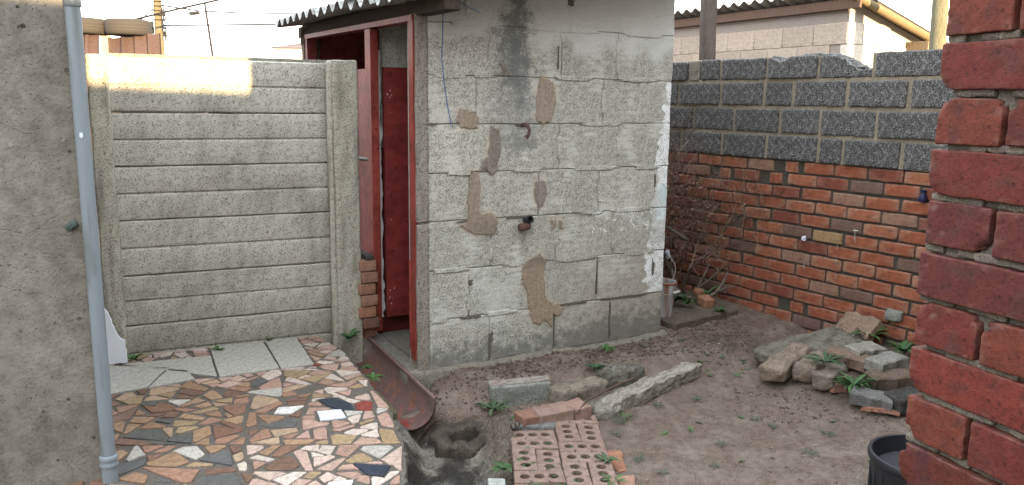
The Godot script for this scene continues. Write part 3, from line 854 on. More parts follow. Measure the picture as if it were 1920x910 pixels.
	var od := part("open_door", leaf.done(Transform3D(), true), M.red, root)
	var x0 := 0.229
	for k in 3:
		leaf = MB.new()
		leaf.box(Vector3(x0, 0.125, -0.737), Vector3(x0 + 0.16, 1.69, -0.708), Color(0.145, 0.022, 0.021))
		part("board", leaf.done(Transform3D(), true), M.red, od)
		x0 += 0.165
	var chips := MB.new()
	for k in 14:
		var q := Vector3(0.07 + 0.05 * rng.randf(), (0.2 + rng.randf() * 0.12) if k < 7 else 0.2 + rng.randf() * 1.4, -0.6993)
		var s := rng.randf_range(0.002, 0.006)
		chips.poly([q, q + Vector3(s, -s * 0.4, 0), q + Vector3(s * 0.8, s * 1.6, 0), q + Vector3(-s * 0.3, s, 0)], Color(0.55, 0.5, 0.5))
	part("paint_chips", chips.done(Transform3D(), true), M.paint, od, Transform3D(), "", true)
	# wall plate under the roof
	var beam := MB.new()
	rbox(beam, Vector3(0.09, 0.085, 2.85), 0.006, 1, 1, 12, Transform3D(Basis(Vector3.RIGHT, 0.012), Vector3(0.045, 1.985, -1.05)), 0.004, 5.0, Color(0.055, 0.042, 0.034))
	part("wall_plate", beam.done(), M.wood, root)
	# roof of corrugated sheets, each laid with a small step
	var rs := [[0.62, 0.20, 1.982], [-0.18, 0.62, 2.0], [-0.84, 0.62, 2.012], [-1.42, 0.92, 2.03]]
	rs = [[0.42, -0.24, 1.985], [-0.20, -0.66, 2.002], [-0.62, -1.33, 2.020], [-1.29, -2.42, 2.030]]
	for k in 4:
		var z1: float = rs[k][0]; var z0: float = rs[k][1]
		var mb := MB.new()
		var n := int((z1 - z0) / 0.0148)
		var L := 6
		for side in 2:
			var s := mb.v.size()
			for i in n + 1:
				var z := lerpf(z0, z1, float(i) / n)
				for j in L + 1:
					var x := -0.15 - 0.015 * k + 2.2 * j / L
					var y: float = rs[k][2] + 0.03 + 0.027 * cos((z - z0) / 0.177 * TAU) + (x + 0.14) * 0.16 + (0.0 if side else -0.007) + noise.get_noise_2d(x * 2, k * 5.0) * 0.006
					mb.add(Vector3(x, y, z), Color(0.44, 0.44, 0.43) * (0.8 + 0.35 * noise.get_noise_2d(z * 30, x * 30)))
			for i in n:
				for j in L:
					var p := s + i * (L + 1) + j
					if side: mb.quad(p, p + L + 1, p + L + 2, p + 1)
					else: mb.quad(p, p + 1, p + L + 2, p + L + 1)
		var half := mb.v.size() / 2
		for i in n:
			var p := i * (L + 1)
			mb.quad(p, p + L + 1, half + p + L + 1, half + p)
		for j in L:
			var p := n * (L + 1) + j
			mb.quad(p, p + 1, half + p + 1, half + p)
		part("roof_sheet", mb.done(), M.asb, root)
	# a bent pipe at the back corner of the eave
	var bp := MB.new()
	tube(bp, [Vector3(-0.02, 1.90, -2.27), Vector3(-0.02, 2.0, -2.27), Vector3(-0.012, 2.03, -2.25), Vector3(0.02, 2.045, -2.2), Vector3(0.1, 2.05, -1.9)], 0.016, 8, Color(0.20, 0.15, 0.12))
	part("bent_pipe", bp.done(), M.rust, root)
	var rj := MB.new()
	rj.box(Vector3(-0.02, 0.0, -2.30), Vector3(0.1, 1.955, -2.238), Color(0.30, 0.24, 0.22))
	part("corner_strip", rj.done(Transform3D(), true), M.conc, root)
	# things driven into and hung on the wall
	var xf := root.transform
	var hook := thing("iron_hook", "curved rusty iron hook sticking out of the upper joint of the outhouse wall", "hook", xf * tf(0.652, 1.355, 0.0), "pegs in the outhouse wall")
	var hb := MB.new()
	tube(hb, [Vector3(-0.004, 0.008, -0.02), Vector3(0.0, 0.01, 0.02), Vector3(0.008, 0.004, 0.045), Vector3(0.012, -0.02, 0.056), Vector3(0.008, -0.045, 0.055), Vector3(-0.004, -0.062, 0.045)], [0.012, 0.013, 0.012, 0.010, 0.010, 0.014], 10, Color(0.10, 0.06, 0.055))
	part("hook_rod", hb.done(), M.rust, hook)
	var peg := thing("pipe_peg", "dark pipe stub with a brown collar in the lower joint of the outhouse wall", "pipe", xf * tf(0.668, 0.808, 0.0), "pegs in the outhouse wall")
	hb = MB.new()
	lathe(hb, [Vector2(0.001, -0.03), Vector2(0.020, -0.03), Vector2(0.022, 0.06), Vector2(0.016, 0.063), Vector2(0.014, 0.02), Vector2(0.001, 0.02)], 18, Transform3D(Basis(Vector3.RIGHT, PI / 2 - 0.2), Vector3(0.012, 0.004, 0)), Color(0.03, 0.03, 0.035))
	part("pipe_stub", hb.done(), M.plastic, peg)
	hb = MB.new()
	rbox(hb, Vector3(0.072, 0.042, 0.05), 0.014, 4, 3, 3, Transform3D(Basis(Vector3.BACK, 0.12), Vector3(-0.012, -0.028, 0.03)), 0.004, 20.0, Color(0.10, 0.055, 0.042))
	part("clay_collar", hb.done(), M.rust, peg)
	var cord := MB.new()
	tube(cord, [Vector3(0.140, 2.02, 0.06), Vector3(0.141, 1.93, 0.035), Vector3(0.147, 1.80, 0.015), Vector3(0.141, 1.73, 0.014), Vector3(0.156, 1.60, 0.012), Vector3(0.176, 1.47, 0.012), Vector3(0.199, 1.365, 0.012)], 0.0022, 6, Color(0.03, 0.10, 0.28))
	tag(part("blue_cord", cord.done(), M.dull, self, xf), "thin blue cord hanging from the beam end down the outhouse wall", "cord")
	var tangle := MB.new()
	for k in 16:
		var p := Vector3(0.14 + rng.randf_range(-0.05, 0.05), 2.0 + rng.randf_range(-0.01, 0.04), 0.10 + rng.randf_range(-0.02, 0.03))
		var pts := []
		var dir := Vector3(rng.randf_range(-1, 1.4), rng.randf_range(-0.25, 0.25), rng.randf_range(-0.4, 0.5)).normalized()
		for j in 6:
			pts.append(p)
			dir = (dir + Vector3(rng.randf_range(-1, 1), rng.randf_range(-0.7, 0.7), rng.randf_range(-1, 1)) * 0.6).normalized()
			p += dir * 0.03
		tube(tangle, pts, 0.0022, 5, Color(0.05, 0.16, 0.36) if k % 3 == 0 else Color(0.42, 0.44, 0.45))
	tag(part("wire_tangle", tangle.done(), M.dull, self, xf), "tangle of blue and grey wire wound round the beam end of the outhouse", "wire")
	# clay half pipe before the threshold
	var hp := MB.new()
	var prof := []
	var ang := 200.0
	var axis0 := Vector3(-1.014, -0.030, -4.889); var axis1 := Vector3(-0.494, -0.050, -3.863)
	var dz := (axis1 - axis0).normalized(); var sx := dz.cross(Vector3.UP).normalized(); var sy := sx.cross(dz).normalized()
	var NA := 20; var NL := 26
	for shell in 2:
		for i in NL + 1:
			for k in NA + 1:
				var a := deg_to_rad(lerpf(156.0, 352.0, float(k) / NA))
				var r := (0.104 if shell == 0 else 0.120) + 0.006 * smoothstep(0.0, 1.0, float(i) / NL)
				var c := axis0.lerp(axis1, float(i) / NL)
				var p := c + (sx * cos(a) + sy * sin(a)) * r + n3(Vector3(i * 0.2, k * 0.3, shell)) * 0.003
				var n := noise.get_noise_2d(k * 1.3, i * 0.9)
				var col := Color(0.135, 0.085, 0.075).lerp(Color(0.24, 0.085, 0.052), sstep(-0.05, 0.35, n + 0.5 * sstep(9.0, 2.0, float(NA - k)) - 0.2 + 0.15 * sstep(10, 2, absf(i - 9.0))))
				col = col.lerp(Color(0.19, 0.13, 0.115), sstep(13.0, 19.0, float(NA - k)) * 0.8)
				if i > NL - 3 and i < NL and absf(NA - k - 7.0) < 2.0: col = Color(0.22, 0.04, 0.028)
				mb_add(hp, p, col)
	var cw := NA + 1; var sh2 := (NL + 1) * cw
	for i in NL:
		for k in NA:
			var p := i * cw + k
			hp.quad(p, p + 1, p + cw + 1, p + cw)
			hp.quad(sh2 + p, sh2 + p + cw, sh2 + p + cw + 1, sh2 + p + 1)
		var q := i * cw
		hp.quad(q, q + cw, sh2 + q + cw, sh2 + q)
		q += NA
		hp.quad(q, sh2 + q, sh2 + q + cw, q + cw)
	for k in NA:
		var q := NL * cw + k
		hp.quad(q, q + 1, sh2 + q + 1, sh2 + q)
		hp.quad(k, sh2 + k, sh2 + k + 1, k + 1)
	tag(part("clay_channel", hp.done(), M.rust), "red clay half pipe lying open in front of the outhouse doorway", "clay pipe")
	# threshold concrete between channel and door
	var th := MB.new()
	rbox(th, Vector3(0.112, 0.24, 1.02), 0.02, 8, 3, 16, Transform3D(), 0.008, 9.0, Color(0.27, 0.25, 0.22), 0.006, 3.0, 8.0)
	tag(part("threshold", th.done(), M.conc, self, xf * tf(0.004, -0.124, -0.60)), "grey concrete threshold slab before the outhouse door", "threshold")
	# loose bricks piled against the closed door
	for k in 7:
		var mb := MB.new()
		var sz := Vector3(0.107, 0.068, 0.205) if k < 6 else Vector3(0.107, 0.07, 0.19)
		if k == 0: sz = Vector3(0.10, 0.075, 0.11)
		rbox(mb, sz, 0.009, 3, 2, 5, Transform3D(), 0.003, 20.0, [Color(0.27, 0.125, 0.085), Color(0.20, 0.10, 0.075), Color(0.36, 0.17, 0.105), Color(0.37, 0.195, 0.13), Color(0.34, 0.17, 0.11), Color(0.33, 0.175, 0.12), Color(0.36, 0.19, 0.13)][k], 0.004, 6.0, k)
		tag(part("brick", mb.done(), M.brick, self, xf * tf(-0.055 + [0.0, 0.0, -0.018, -0.012, -0.02, -0.01, -0.012][k], 0.042 + k * 0.0735, -0.73 - (0.02 if k == 0 else 0.0), [0.02, 0.0, -0.06, 0.05, -0.03, 0.04, -0.04][k])),
			["short piece of brick lowest in the stack beside the fence post", "dark brick second from the floor in the stack beside the red door", "orange-brown brick third from the floor in the stack beside the red door", "brick in the middle of the stack beside the red door, four from the floor", "brick third from the top of the stack beside the red door", "brick second from the top of the stack beside the red door", "topmost brick of the stack beside the red door, under the dark board"][k], "brick", "bricks stacked beside the red door")
	var bd := MB.new()
	rbox(bd, Vector3(0.05, 0.028, 0.24), 0.004, 1, 1, 4, Transform3D(), 0.002, 8.0, Color(0.085, 0.075, 0.07))
	tag(part("board_offcut", bd.done(), M.wood, self, xf * tf(-0.06, 0.535, -0.75)), "dark grey offcut of board lying on top of the brick stack", "board")

func mb_add(mb: MB, p: Vector3, col: Color) -> void:
	mb.add(p, col)

# ---------------------------------------------------------------- boundary wall of red brick with cinder block on top
var brick_sets := {}

func brick_col(kind: int, sd: float) -> Callable:
	var mid: Color = [Color(0.285, 0.090, 0.046), Color(0.20, 0.060, 0.038), Color(0.165, 0.098, 0.077), Color(0.32, 0.115, 0.061), Color(0.275, 0.152, 0.104)][kind]
	var rim: Color = [Color(0.30, 0.15, 0.10), Color(0.24, 0.11, 0.078), Color(0.185, 0.12, 0.095), Color(0.33, 0.185, 0.122), Color(0.29, 0.175, 0.125)][kind]
	return func(p: Vector3) -> Color:
		var n := noise.get_noise_3dv(p * Vector3(1.6, 1.0, 0.5) + Vector3(sd * 7, 0, sd))
		var e := maxf(absf(p.x), absf(p.y) * 0.92) + n * 0.55
		var c := mid.lerp(rim, smoothstep(0.6, 0.98, e))
		return c.lerp(Color(0.09, 0.045, 0.035), 0.7 * smoothstep(0.30, 0.62, noise.get_noise_3dv(p * 1.3 + Vector3(0, sd * 5, 3))))

func brick_mesh(kind: int, var_: int, w: float) -> ArrayMesh:
	var key := "%d_%d_%d" % [kind, var_, int(w * 1000)]
	if not brick_sets.has(key):
		var chip := rng.randf_range(0.003, 0.006)
		brick_sets[key] = rb(Vector3(w, 0.0765, 0.11), 0.006 + 0.004 * rng.randf(), 7, 4, 1, 0.0018, 45.0, brick_col(kind, kind * 3.0 + var_), chip, 12.0, kind * 17.0 + var_)
	return brick_sets[key]

func build_boundary_wall() -> void:
	var xf := frame(1.69, 5.91, 147.0)
	var root := thing("boundary_wall", "boundary wall of red brick with grey cinder blocks on top, broken along its upper edge", "wall", xf)
	var mb := MB.new()
	mb.box(Vector3(-3.4, -0.5, -0.22), Vector3(3.6, 1.115, -0.019), Color(0.135, 0.118, 0.10))
	part("mortar", mb.done(Transform3D(), true), M.mortar, root)
	mb = MB.new()
	var gx := 180
	for i in gx:
		var a := lerpf(-3.4, 3.6, float(i) / gx); var b := lerpf(-3.4, 3.6, float(i + 1) / gx)
		var za := -0.004 + noise.get_noise_1d(a * 30) * 0.004
		mb.box(Vector3(a, 1.116, -0.13), Vector3(b, 1.672 + noise.get_noise_1d(a * 16) * 0.008, za), Color(0.44, 0.37, 0.275) * (1.0 + 0.25 * noise.get_noise_1d(a * 25)))
	part("mortar", mb.done(Transform3D(), true), M.mortar, root, Transform3D(), "pale mortar between the cinder blocks")
	# bricks
	for r in 14:
		var y := 1.070 - 0.0885 * r
		var off := 0.04 if r % 2 == 0 else 0.16
		var x := -1.34 + off - 0.242 * 2
		x = off - 0.242 * 7
		var k := 0
		while x < 2.0:
			var w: float = [0.230, 0.229, 0.225, 0.231][rng.randi() % 4]
			if rng.randf() < 0.05: w = 0.105
			var q := rng.randf()
			var kind := 0 if q < 0.42 else (1 if q < 0.58 else (2 if q < 0.68 else (3 if q < 0.92 else 4)))
			var cx := x + 0.121
			if r >= 9 and q > 0.4: kind = [2, 4, 0, 1, 0][rng.randi() % 5]
			if x < -0.6 and kind == 3: kind = 1
			var m: Material = M.brick
			var o := part("brick", brick_mesh(kind, rng.randi() % 5, w), m, root, tf(cx + rng.randf_range(-0.006, 0.006) + (0.03 if w < 0.2 else 0.0), y + rng.randf_range(-0.004, 0.004), -0.057 + rng.randf_range(-0.006, 0.005), rng.randf_range(-0.012, 0.012), 0, rng.randf_range(-0.014, 0.014)))
			if r == 5 and absf(cx - 0.79) < 0.13:
				o.mesh = rb(Vector3(0.222, 0.072, 0.11), 0.006, 7, 4, 1, 0.0018, 45.0, Color(0.33, 0.215, 0.11), 0.004, 12.0, 91.0)
				o.set_meta("label", "yellow ochre brick among the red ones")
			x += 0.242
			k += 1
	# cinder blocks: joints as in the photograph, repeated beyond
	var rows := [[1.112, 1.290, [-2.3, -1.9, -1.47, -1.05, -0.639, -0.211, 0.207, 0.639, 0.823, 1.229, 1.65, 2.07]], [1.297, 1.474, [-2.2, -1.77, -1.35, -0.93, -0.515, -0.103, 0.309, 0.638, 1.044, 1.46, 1.88]],
		[1.484, 1.660, [-2.35, -1.93, -1.52, -1.1, -0.686, -0.25, 0.158, 0.406, 0.822, 1.24, 1.66, 2.08]], [1.668, 1.830, [-2.2, -1.78, -1.37, -0.99, -0.60, -0.475, -0.263, 0.169, 0.591, 0.988, 1.43, 1.85, 2.2]]]
	var e := 0
	for r in 4:
		var us: Array = rows[r][2]
		for i in us.size() - 1:
			e += 1
			if r == 3 and i == 4: continue   # a wide mortar filling here
			var j := rng.randf_range(0.018, 0.030)
			var w: float = us[i + 1] - us[i] - j
			var y0: float = rows[r][0]; var h: float = rows[r][1] - y0 - rng.randf_range(0.008, 0.016)
			var cx: float = (us[i + 1] + us[i]) / 2
			var b := MB.new()
			var g := rng.randf_range(0.85, 1.12)
			rbox(b, Vector3(w, h, 0.14), 0.012, 16, 8, 4, Transform3D(), 0.0045, 38.0, Color(g, g, g), 0.005, 9.0, e)
			if r == 3:
				for q in b.v.size():
					var wx := cx + b.v[q].x
					var top := 0.084 + noise.get_noise_1d(wx * 40) * 0.006
					# chipped and broken top edges
					top -= 0.045 * sstep(0.09, 0.03, absf(wx - 0.29)) * (1.0 if b.v[q].z > -0.02 else 0.35)
					if wx > 0.60 and wx < 0.985:
						top -= sstep(0.64, 0.93, wx + noise.get_noise_2d(wx * 26, b.v[q].z * 26) * 0.05) * (0.118 if b.v[q].z > -0.045 else 0.10)
					b.v[q].y = minf(b.v[q].y, top + noise.get_noise_3dv(b.v[q] * 40) * 0.008)
			part("cinder_block", b.done(), M.cinder, root, tf(cx, y0 + h / 2 + 0.003, -0.062 + rng.randf_range(-0.005, 0.005), 0, 0, rng.randf_range(-0.006, 0.006)))
	var fill := MB.new()
	rbox(fill, Vector3(0.12, 0.155, 0.13), 0.01, 4, 6, 2, Transform3D(), 0.006, 30.0, Color(0.36, 0.31, 0.25), 0.006, 9.0, 4.0)
	part("mortar_filling", fill.done(), M.mortar, root, tf(-0.537, 1.745, -0.066))
	for q in [-0.263, 0.169, 0.591, 0.992, 1.43]:
		fill = MB.new()
		rbox(fill, Vector3(0.034, 0.15 if q != 0.992 else 0.16, 0.12), 0.006, 2, 6, 2, Transform3D(), 0.005, 40.0, Color(0.42, 0.355, 0.265), 0.004, 9.0, q)
		part("mortar_joint", fill.done(), M.mortar, root, tf(q, 1.742, -0.066))
	# crumbs of pale mortar lying along the broken top
	var cr := MB.new()
	for k in 46:
		var x := rng.randf_range(0.16, 0.95)
		var top := 1.822 - 0.045 * sstep(0.09, 0.03, absf(x - 0.29)) - 0.105 * (sstep(0.64, 0.93, x) if x > 0.6 else 0.0)
		rbox(cr, Vector3(rng.randf_range(0.012, 0.045), rng.randf_range(0.008, 0.022), rng.randf_range(0.012, 0.04)), 0.005, 1, 1, 1, tf(x, top + 0.004, -0.03 - rng.randf() * 0.07, rng.randf() * 3), 0.006, 40.0, Color(0.42, 0.42, 0.40) * rng.randf_range(0.6, 1.1), 0.0, 1.0, k)
	part("mortar_crumbs", cr.done(), M.mortar, root, Transform3D(), "", true)
	# small things stuck in the wall
	var bot := thing("bottle", "dark blue bottle pushed neck up into a gap of the brick wall", "bottle", xf * tf(1.395, 0.935, 0.012))
	mb = MB.new()
	lathe(mb, [Vector2(0.001, 0.0), Vector2(0.020, 0.002), Vector2(0.024, 0.012), Vector2(0.024, 0.032), Vector2(0.014, 0.05), Vector2(0.013, 0.062), Vector2(0.018, 0.070), Vector2(0.016, 0.074), Vector2(0.001, 0.074)], 20, Transform3D(), Color(0.012, 0.018, 0.05))
	part("bottle_body", mb.done(), M.plastic, bot)
	mb = MB.new()
	rbox(mb, Vector3(0.030, 0.036, 0.025), 0.01, 3, 3, 3, Transform3D(), 0.012, 45.0, Color(0.55, 0.54, 0.60), 0.0, 1.0, 3.0)
	tag(part("paper_wad", mb.done(), M.dull, self, xf * tf(0.592, 0.592, 0.012)), "small crumpled white paper stuck in a joint of the brick wall", "paper")
	# dull droppings streaks
	mb = MB.new()
	for s in [[0.965, 0.70, 0.055], [0.845, 0.59, 0.03], [0.845, 0.50, 0.05], [0.97, 0.655, 0.03], [0.60, 0.43, 0.06], [0.855, 0.40, 0.04]]:
		mb.box(Vector3(s[0], s[1] - s[2], 0.000), Vector3(s[0] + 0.0022, s[1], 0.0055), Color(0.33, 0.29, 0.26))
	mb.box(Vector3(0.955, 0.70, 0.0), Vector3(0.985, 0.706, 0.007), Color(0.55, 0.54, 0.5))
	part("white_drips", mb.done(Transform3D(), true), M.dull, root, Transform3D(), "thin white drips down the bricks")

# ---------------------------------------------------------------- brick house whose corner stands at the right
func build_brick_house() -> void:
	var xf := frame(0.676, 1.298, 159.0)
	var root := thing("brick_house", "dark red brick house corner close at the right edge, every other brick short", "house", xf)
	var mb := MB.new()
	mb.box(Vector3(0.014, -0.6, -6.0), Vector3(1.25, 4.0, -0.017), Color(0.27, 0.24, 0.20))
	part("wall", mb.done(Transform3D(), true), M.mortar, root)
	mb = MB.new()
	mb.box(Vector3(0.02, 4.0, -5.9), Vector3(1.24, 4.1, -0.03), Color(0.3, 0.3, 0.3))
	part("roof", mb.done(Transform3D(), true), M.conc, root)
	for r in 27:
		var k := r - 12
		var y := 1.597 - 0.083 * k - 0.036
		var stretch := posmod(k, 2) == 0
		var x := -0.002 if stretch else 0.002
		var first := true
		while x < (0.9 if k > -4 and k < 12 else 0.45):
			var w := 0.222 if (stretch or not first) else 0.112
			var b := MB.new()
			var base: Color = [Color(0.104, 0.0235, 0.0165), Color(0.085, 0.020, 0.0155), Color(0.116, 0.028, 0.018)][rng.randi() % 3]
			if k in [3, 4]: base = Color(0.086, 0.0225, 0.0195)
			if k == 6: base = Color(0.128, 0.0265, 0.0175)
			var sd := rng.randf() * 50
			var col := func(p: Vector3) -> Color:
				var n := noise.get_noise_3dv(p * Vector3(1.5, 0.8, 0.6) + Vector3(sd, 0, 0))
				var c := base.lerp(base * 0.55 + Color(0.02, 0.012, 0.012), smoothstep(0.05, 0.5, n))
				var ed := maxf(absf(p.x), absf(p.y)) + 0.3 * noise.get_noise_3dv(p * 4 + Vector3(sd, sd, 0))
				c = c.lerp(Color(0.17, 0.085, 0.065), smoothstep(0.93, 1.08, ed) * 0.5)
				return c.lerp(Color(0.22, 0.16, 0.14), 0.6 * smoothstep(0.58, 0.68, noise.get_noise_3dv(p * 2.6 + Vector3(0, sd, 9))))
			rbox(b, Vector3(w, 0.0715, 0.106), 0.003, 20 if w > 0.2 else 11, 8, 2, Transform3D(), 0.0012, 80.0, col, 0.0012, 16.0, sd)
			# a few knocked corners
			for nc in rng.randi_range(0, 2):
				var cor := Vector3(w / 2 * (1 if rng.randf() < 0.5 else -1), 0.035 * (1 if rng.randf() < 0.5 else -1), 0.053)
				for q in b.v.size():
					var dd := b.v[q].distance_to(cor)
					if dd < 0.021: b.v[q] -= Vector3(signf(cor.x) * 0.9, signf(cor.y) * 0.7, 0.9) * (0.021 - dd) * 0.5 * (1.0 + n3(b.v[q] * 60).x)
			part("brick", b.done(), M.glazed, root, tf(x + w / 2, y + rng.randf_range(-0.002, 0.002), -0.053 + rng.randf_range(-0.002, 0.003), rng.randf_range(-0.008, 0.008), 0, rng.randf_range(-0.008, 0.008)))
			x += w + 0.0105
			first = false
	# mortar left proud in the joints, ragged
	mb = MB.new()
	for r in 22:
		var y := 1.597 - 0.083 * (r - 6) + 0.0065
		for i in 30:
			var x := 0.016 + i * 0.03
			if noise.get_noise_2d(x * 20, y * 30) > 0.12: continue
			rbox(mb, Vector3(0.034, 0.013, 0.02), 0.004, 2, 1, 1, tf(x, y, -0.017), 0.003, 60.0, Color(0.27, 0.23, 0.185) * rng.randf_range(0.8, 1.1), 0.0, 1.0, i + r * 3)
	part("mortar_joints", mb.done(), M.mortar, root, Transform3D(), "", true)
	mb = MB.new()
	rbox(mb, Vector3(0.9, 0.3, 0.12), 0.03, 12, 4, 3, tf(0.5, 0.72, 0.01), 0.01, 12.0, Color(0.30, 0.27, 0.235), 0.01, 5.0, 3.0)
	part("plinth", mb.done(), M.conc, root, tf(0, -0.30, 0))

# ---------------------------------------------------------------- plastered house at the left with its downpipe
func build_left_house() -> void:
	var xf := frame(-1.535, 2.895, 58.0)
	var root := thing("plastered_house", "old beige plastered house wall with holes and cracks at the left edge", "house", xf)
	var mb := MB.new()
	var nx := 60; var ny := 110
	for i in nx + 1:
		for j in ny + 1:
			var x := -1.1 * (1.0 - float(i) / nx); var y := -0.2 + 2.7 * j / ny
			var z := noise.get_noise_2d(x * 4, y * 4) * 0.006 + noise.get_noise_2d(x * 24, y * 24) * 0.0014
			if i == nx: z -= 0.008 + noise.get_noise_1d(y * 40) * 0.004
			mb.add(Vector3(x + (noise.get_noise_1d(y * 14) * 0.004 if i == nx else 0.0), y, z), Color.WHITE, Vector2(-x / 0.56, 1.0 - y / 2.24))
	for i in nx:
		for j in ny:
			var p := i * (ny + 1) + j
			mb.quad(p, p + ny + 1, p + ny + 2, p + 1)
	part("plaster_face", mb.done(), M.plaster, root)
	mb = MB.new()
	mb.box(Vector3(-4.5, -0.3, -4.0), Vector3(-0.01, 2.75, -0.014), Color(0.30, 0.275, 0.235))
	part("wall", mb.done(Transform3D(), true), M.conc, root)
	mb = MB.new()
	mb.box(Vector3(-4.8, 2.75, -4.2), Vector3(0.15, 2.83, 0.2), Color(0.3, 0.3, 0.3))
	part("roof", mb.done(Transform3D(), true), M.asb, root)
	var dp := thing("downpipe", "blue-grey plastic downpipe fixed at the corner of the plastered house", "pipe", P2(-1.527, 0.0, 2.855))
	mb = MB.new()
	lathe(mb, [Vector2(0.0255, 0.14), Vector2(0.0255, 2.70)], 28, Transform3D(), Color(0.165, 0.19, 0.205), 0.0, TAU)
	mb = MB.new()
	var rings := []
	for k in 60: rings.append(Vector2(0.0255, 0.14 + k * 0.0435))
	lathe(mb, rings, 28)
	for q in mb.v.size():
		var v := mb.v[q]
		mb.c[q] = Color(0.165, 0.19, 0.205).lerp(Color(0.105, 0.105, 0.095), 0.6 * smoothstep(0.1, 0.55, noise.get_noise_3dv(v * Vector3(22, 3.0, 22)) + 0.25 * smoothstep(0.6, 0.1, v.y)))
	part("pipe", mb.done(), M.plastic, dp)
	mb = MB.new()
	lathe(mb, [Vector2(0.0255, -0.02), Vector2(0.029, -0.02), Vector2(0.029, 0.105), Vector2(0.033, 0.108), Vector2(0.0335, 0.118), Vector2(0.030, 0.122), Vector2(0.030, 0.132), Vector2(0.0335, 0.136), Vector2(0.033, 0.148), Vector2(0.0265, 0.153), Vector2(0.025, 0.153)], 28, Transform3D(), Color(0.17, 0.195, 0.21))
	part("socket", mb.done(), M.plastic, dp)
	mb = MB.new()
	lathe(mb, [Vector2(0.0262, 1.80), Vector2(0.0285, 1.80), Vector2(0.0285, 1.825), Vector2(0.0262, 1.825)], 28, Transform3D(), Color(0.10, 0.11, 0.12))
	part("bracket", mb.done(), M.plastic, dp)
	mb = MB.new()
	var o := PackedVector2Array()
	for i in 14: o.append(Vector2(cos(TAU * i / 14) * 0.006, sin(TAU * i / 14) * 0.010) * (1.0 + 0.2 * sin(i * 2.3)))
	plate(mb, o, -0.002, 0.0008, 0.0003, Color(0.50, 0.56, 0.62))
	part("paint_spot", mb.done(Transform3D(Basis(Vector3.RIGHT, PI / 2), Vector3.ZERO), true), M.plastic, dp, tf(0.008, 1.36, 0.0255, 0.3))
	mb = MB.new()
	rbox(mb, Vector3(0.042, 0.024, 0.024), 0.006, 3, 2, 2, Transform3D(Basis(Vector3.BACK, 0.55), Vector3.ZERO), 0.004, 60.0, Color(0.045, 0.06, 0.058), 0.0, 1.0, 2.0)
	tag(part("plug_remnant", mb.done(), M.plastic, self, xf * tf(-0.07, 1.035, 0.008)), "dark grey scrap of plug set in the plastered wall beside the downpipe", "plug")
	# white board behind the pipe
	var wb := MB.new()
	var oo := PackedVector2Array()
	for p in rough_outline([Vector2(-0.30, 0.0), Vector2(0.11, 0.0), Vector2(0.105, -0.12), Vector2(0.07, -0.16), Vector2(0.03, -0.28), Vector2(0.0, -0.34), Vector2(-0.3, -0.38)], 0.02, 0.008, 6.0): oo.append(p)
	plate(wb, oo, 0.0, 0.025, 0.002, Color(0.60, 0.61, 0.64))
	tag(part("foam_board", wb.done(Transform3D(Basis(Vector3.RIGHT, PI / 2), Vector3.ZERO), true), M.dull, self, frame(-2.215, 4.185, 65.0, 0.052) * tf(0, 0, 0, 0, -0.08)), "broken white foam board leaning on the fence foot behind the downpipe", "board")

func P2(x: float, y: float, d: float) -> Transform3D:
	return Transform3D(Basis(), P(x, y, d))

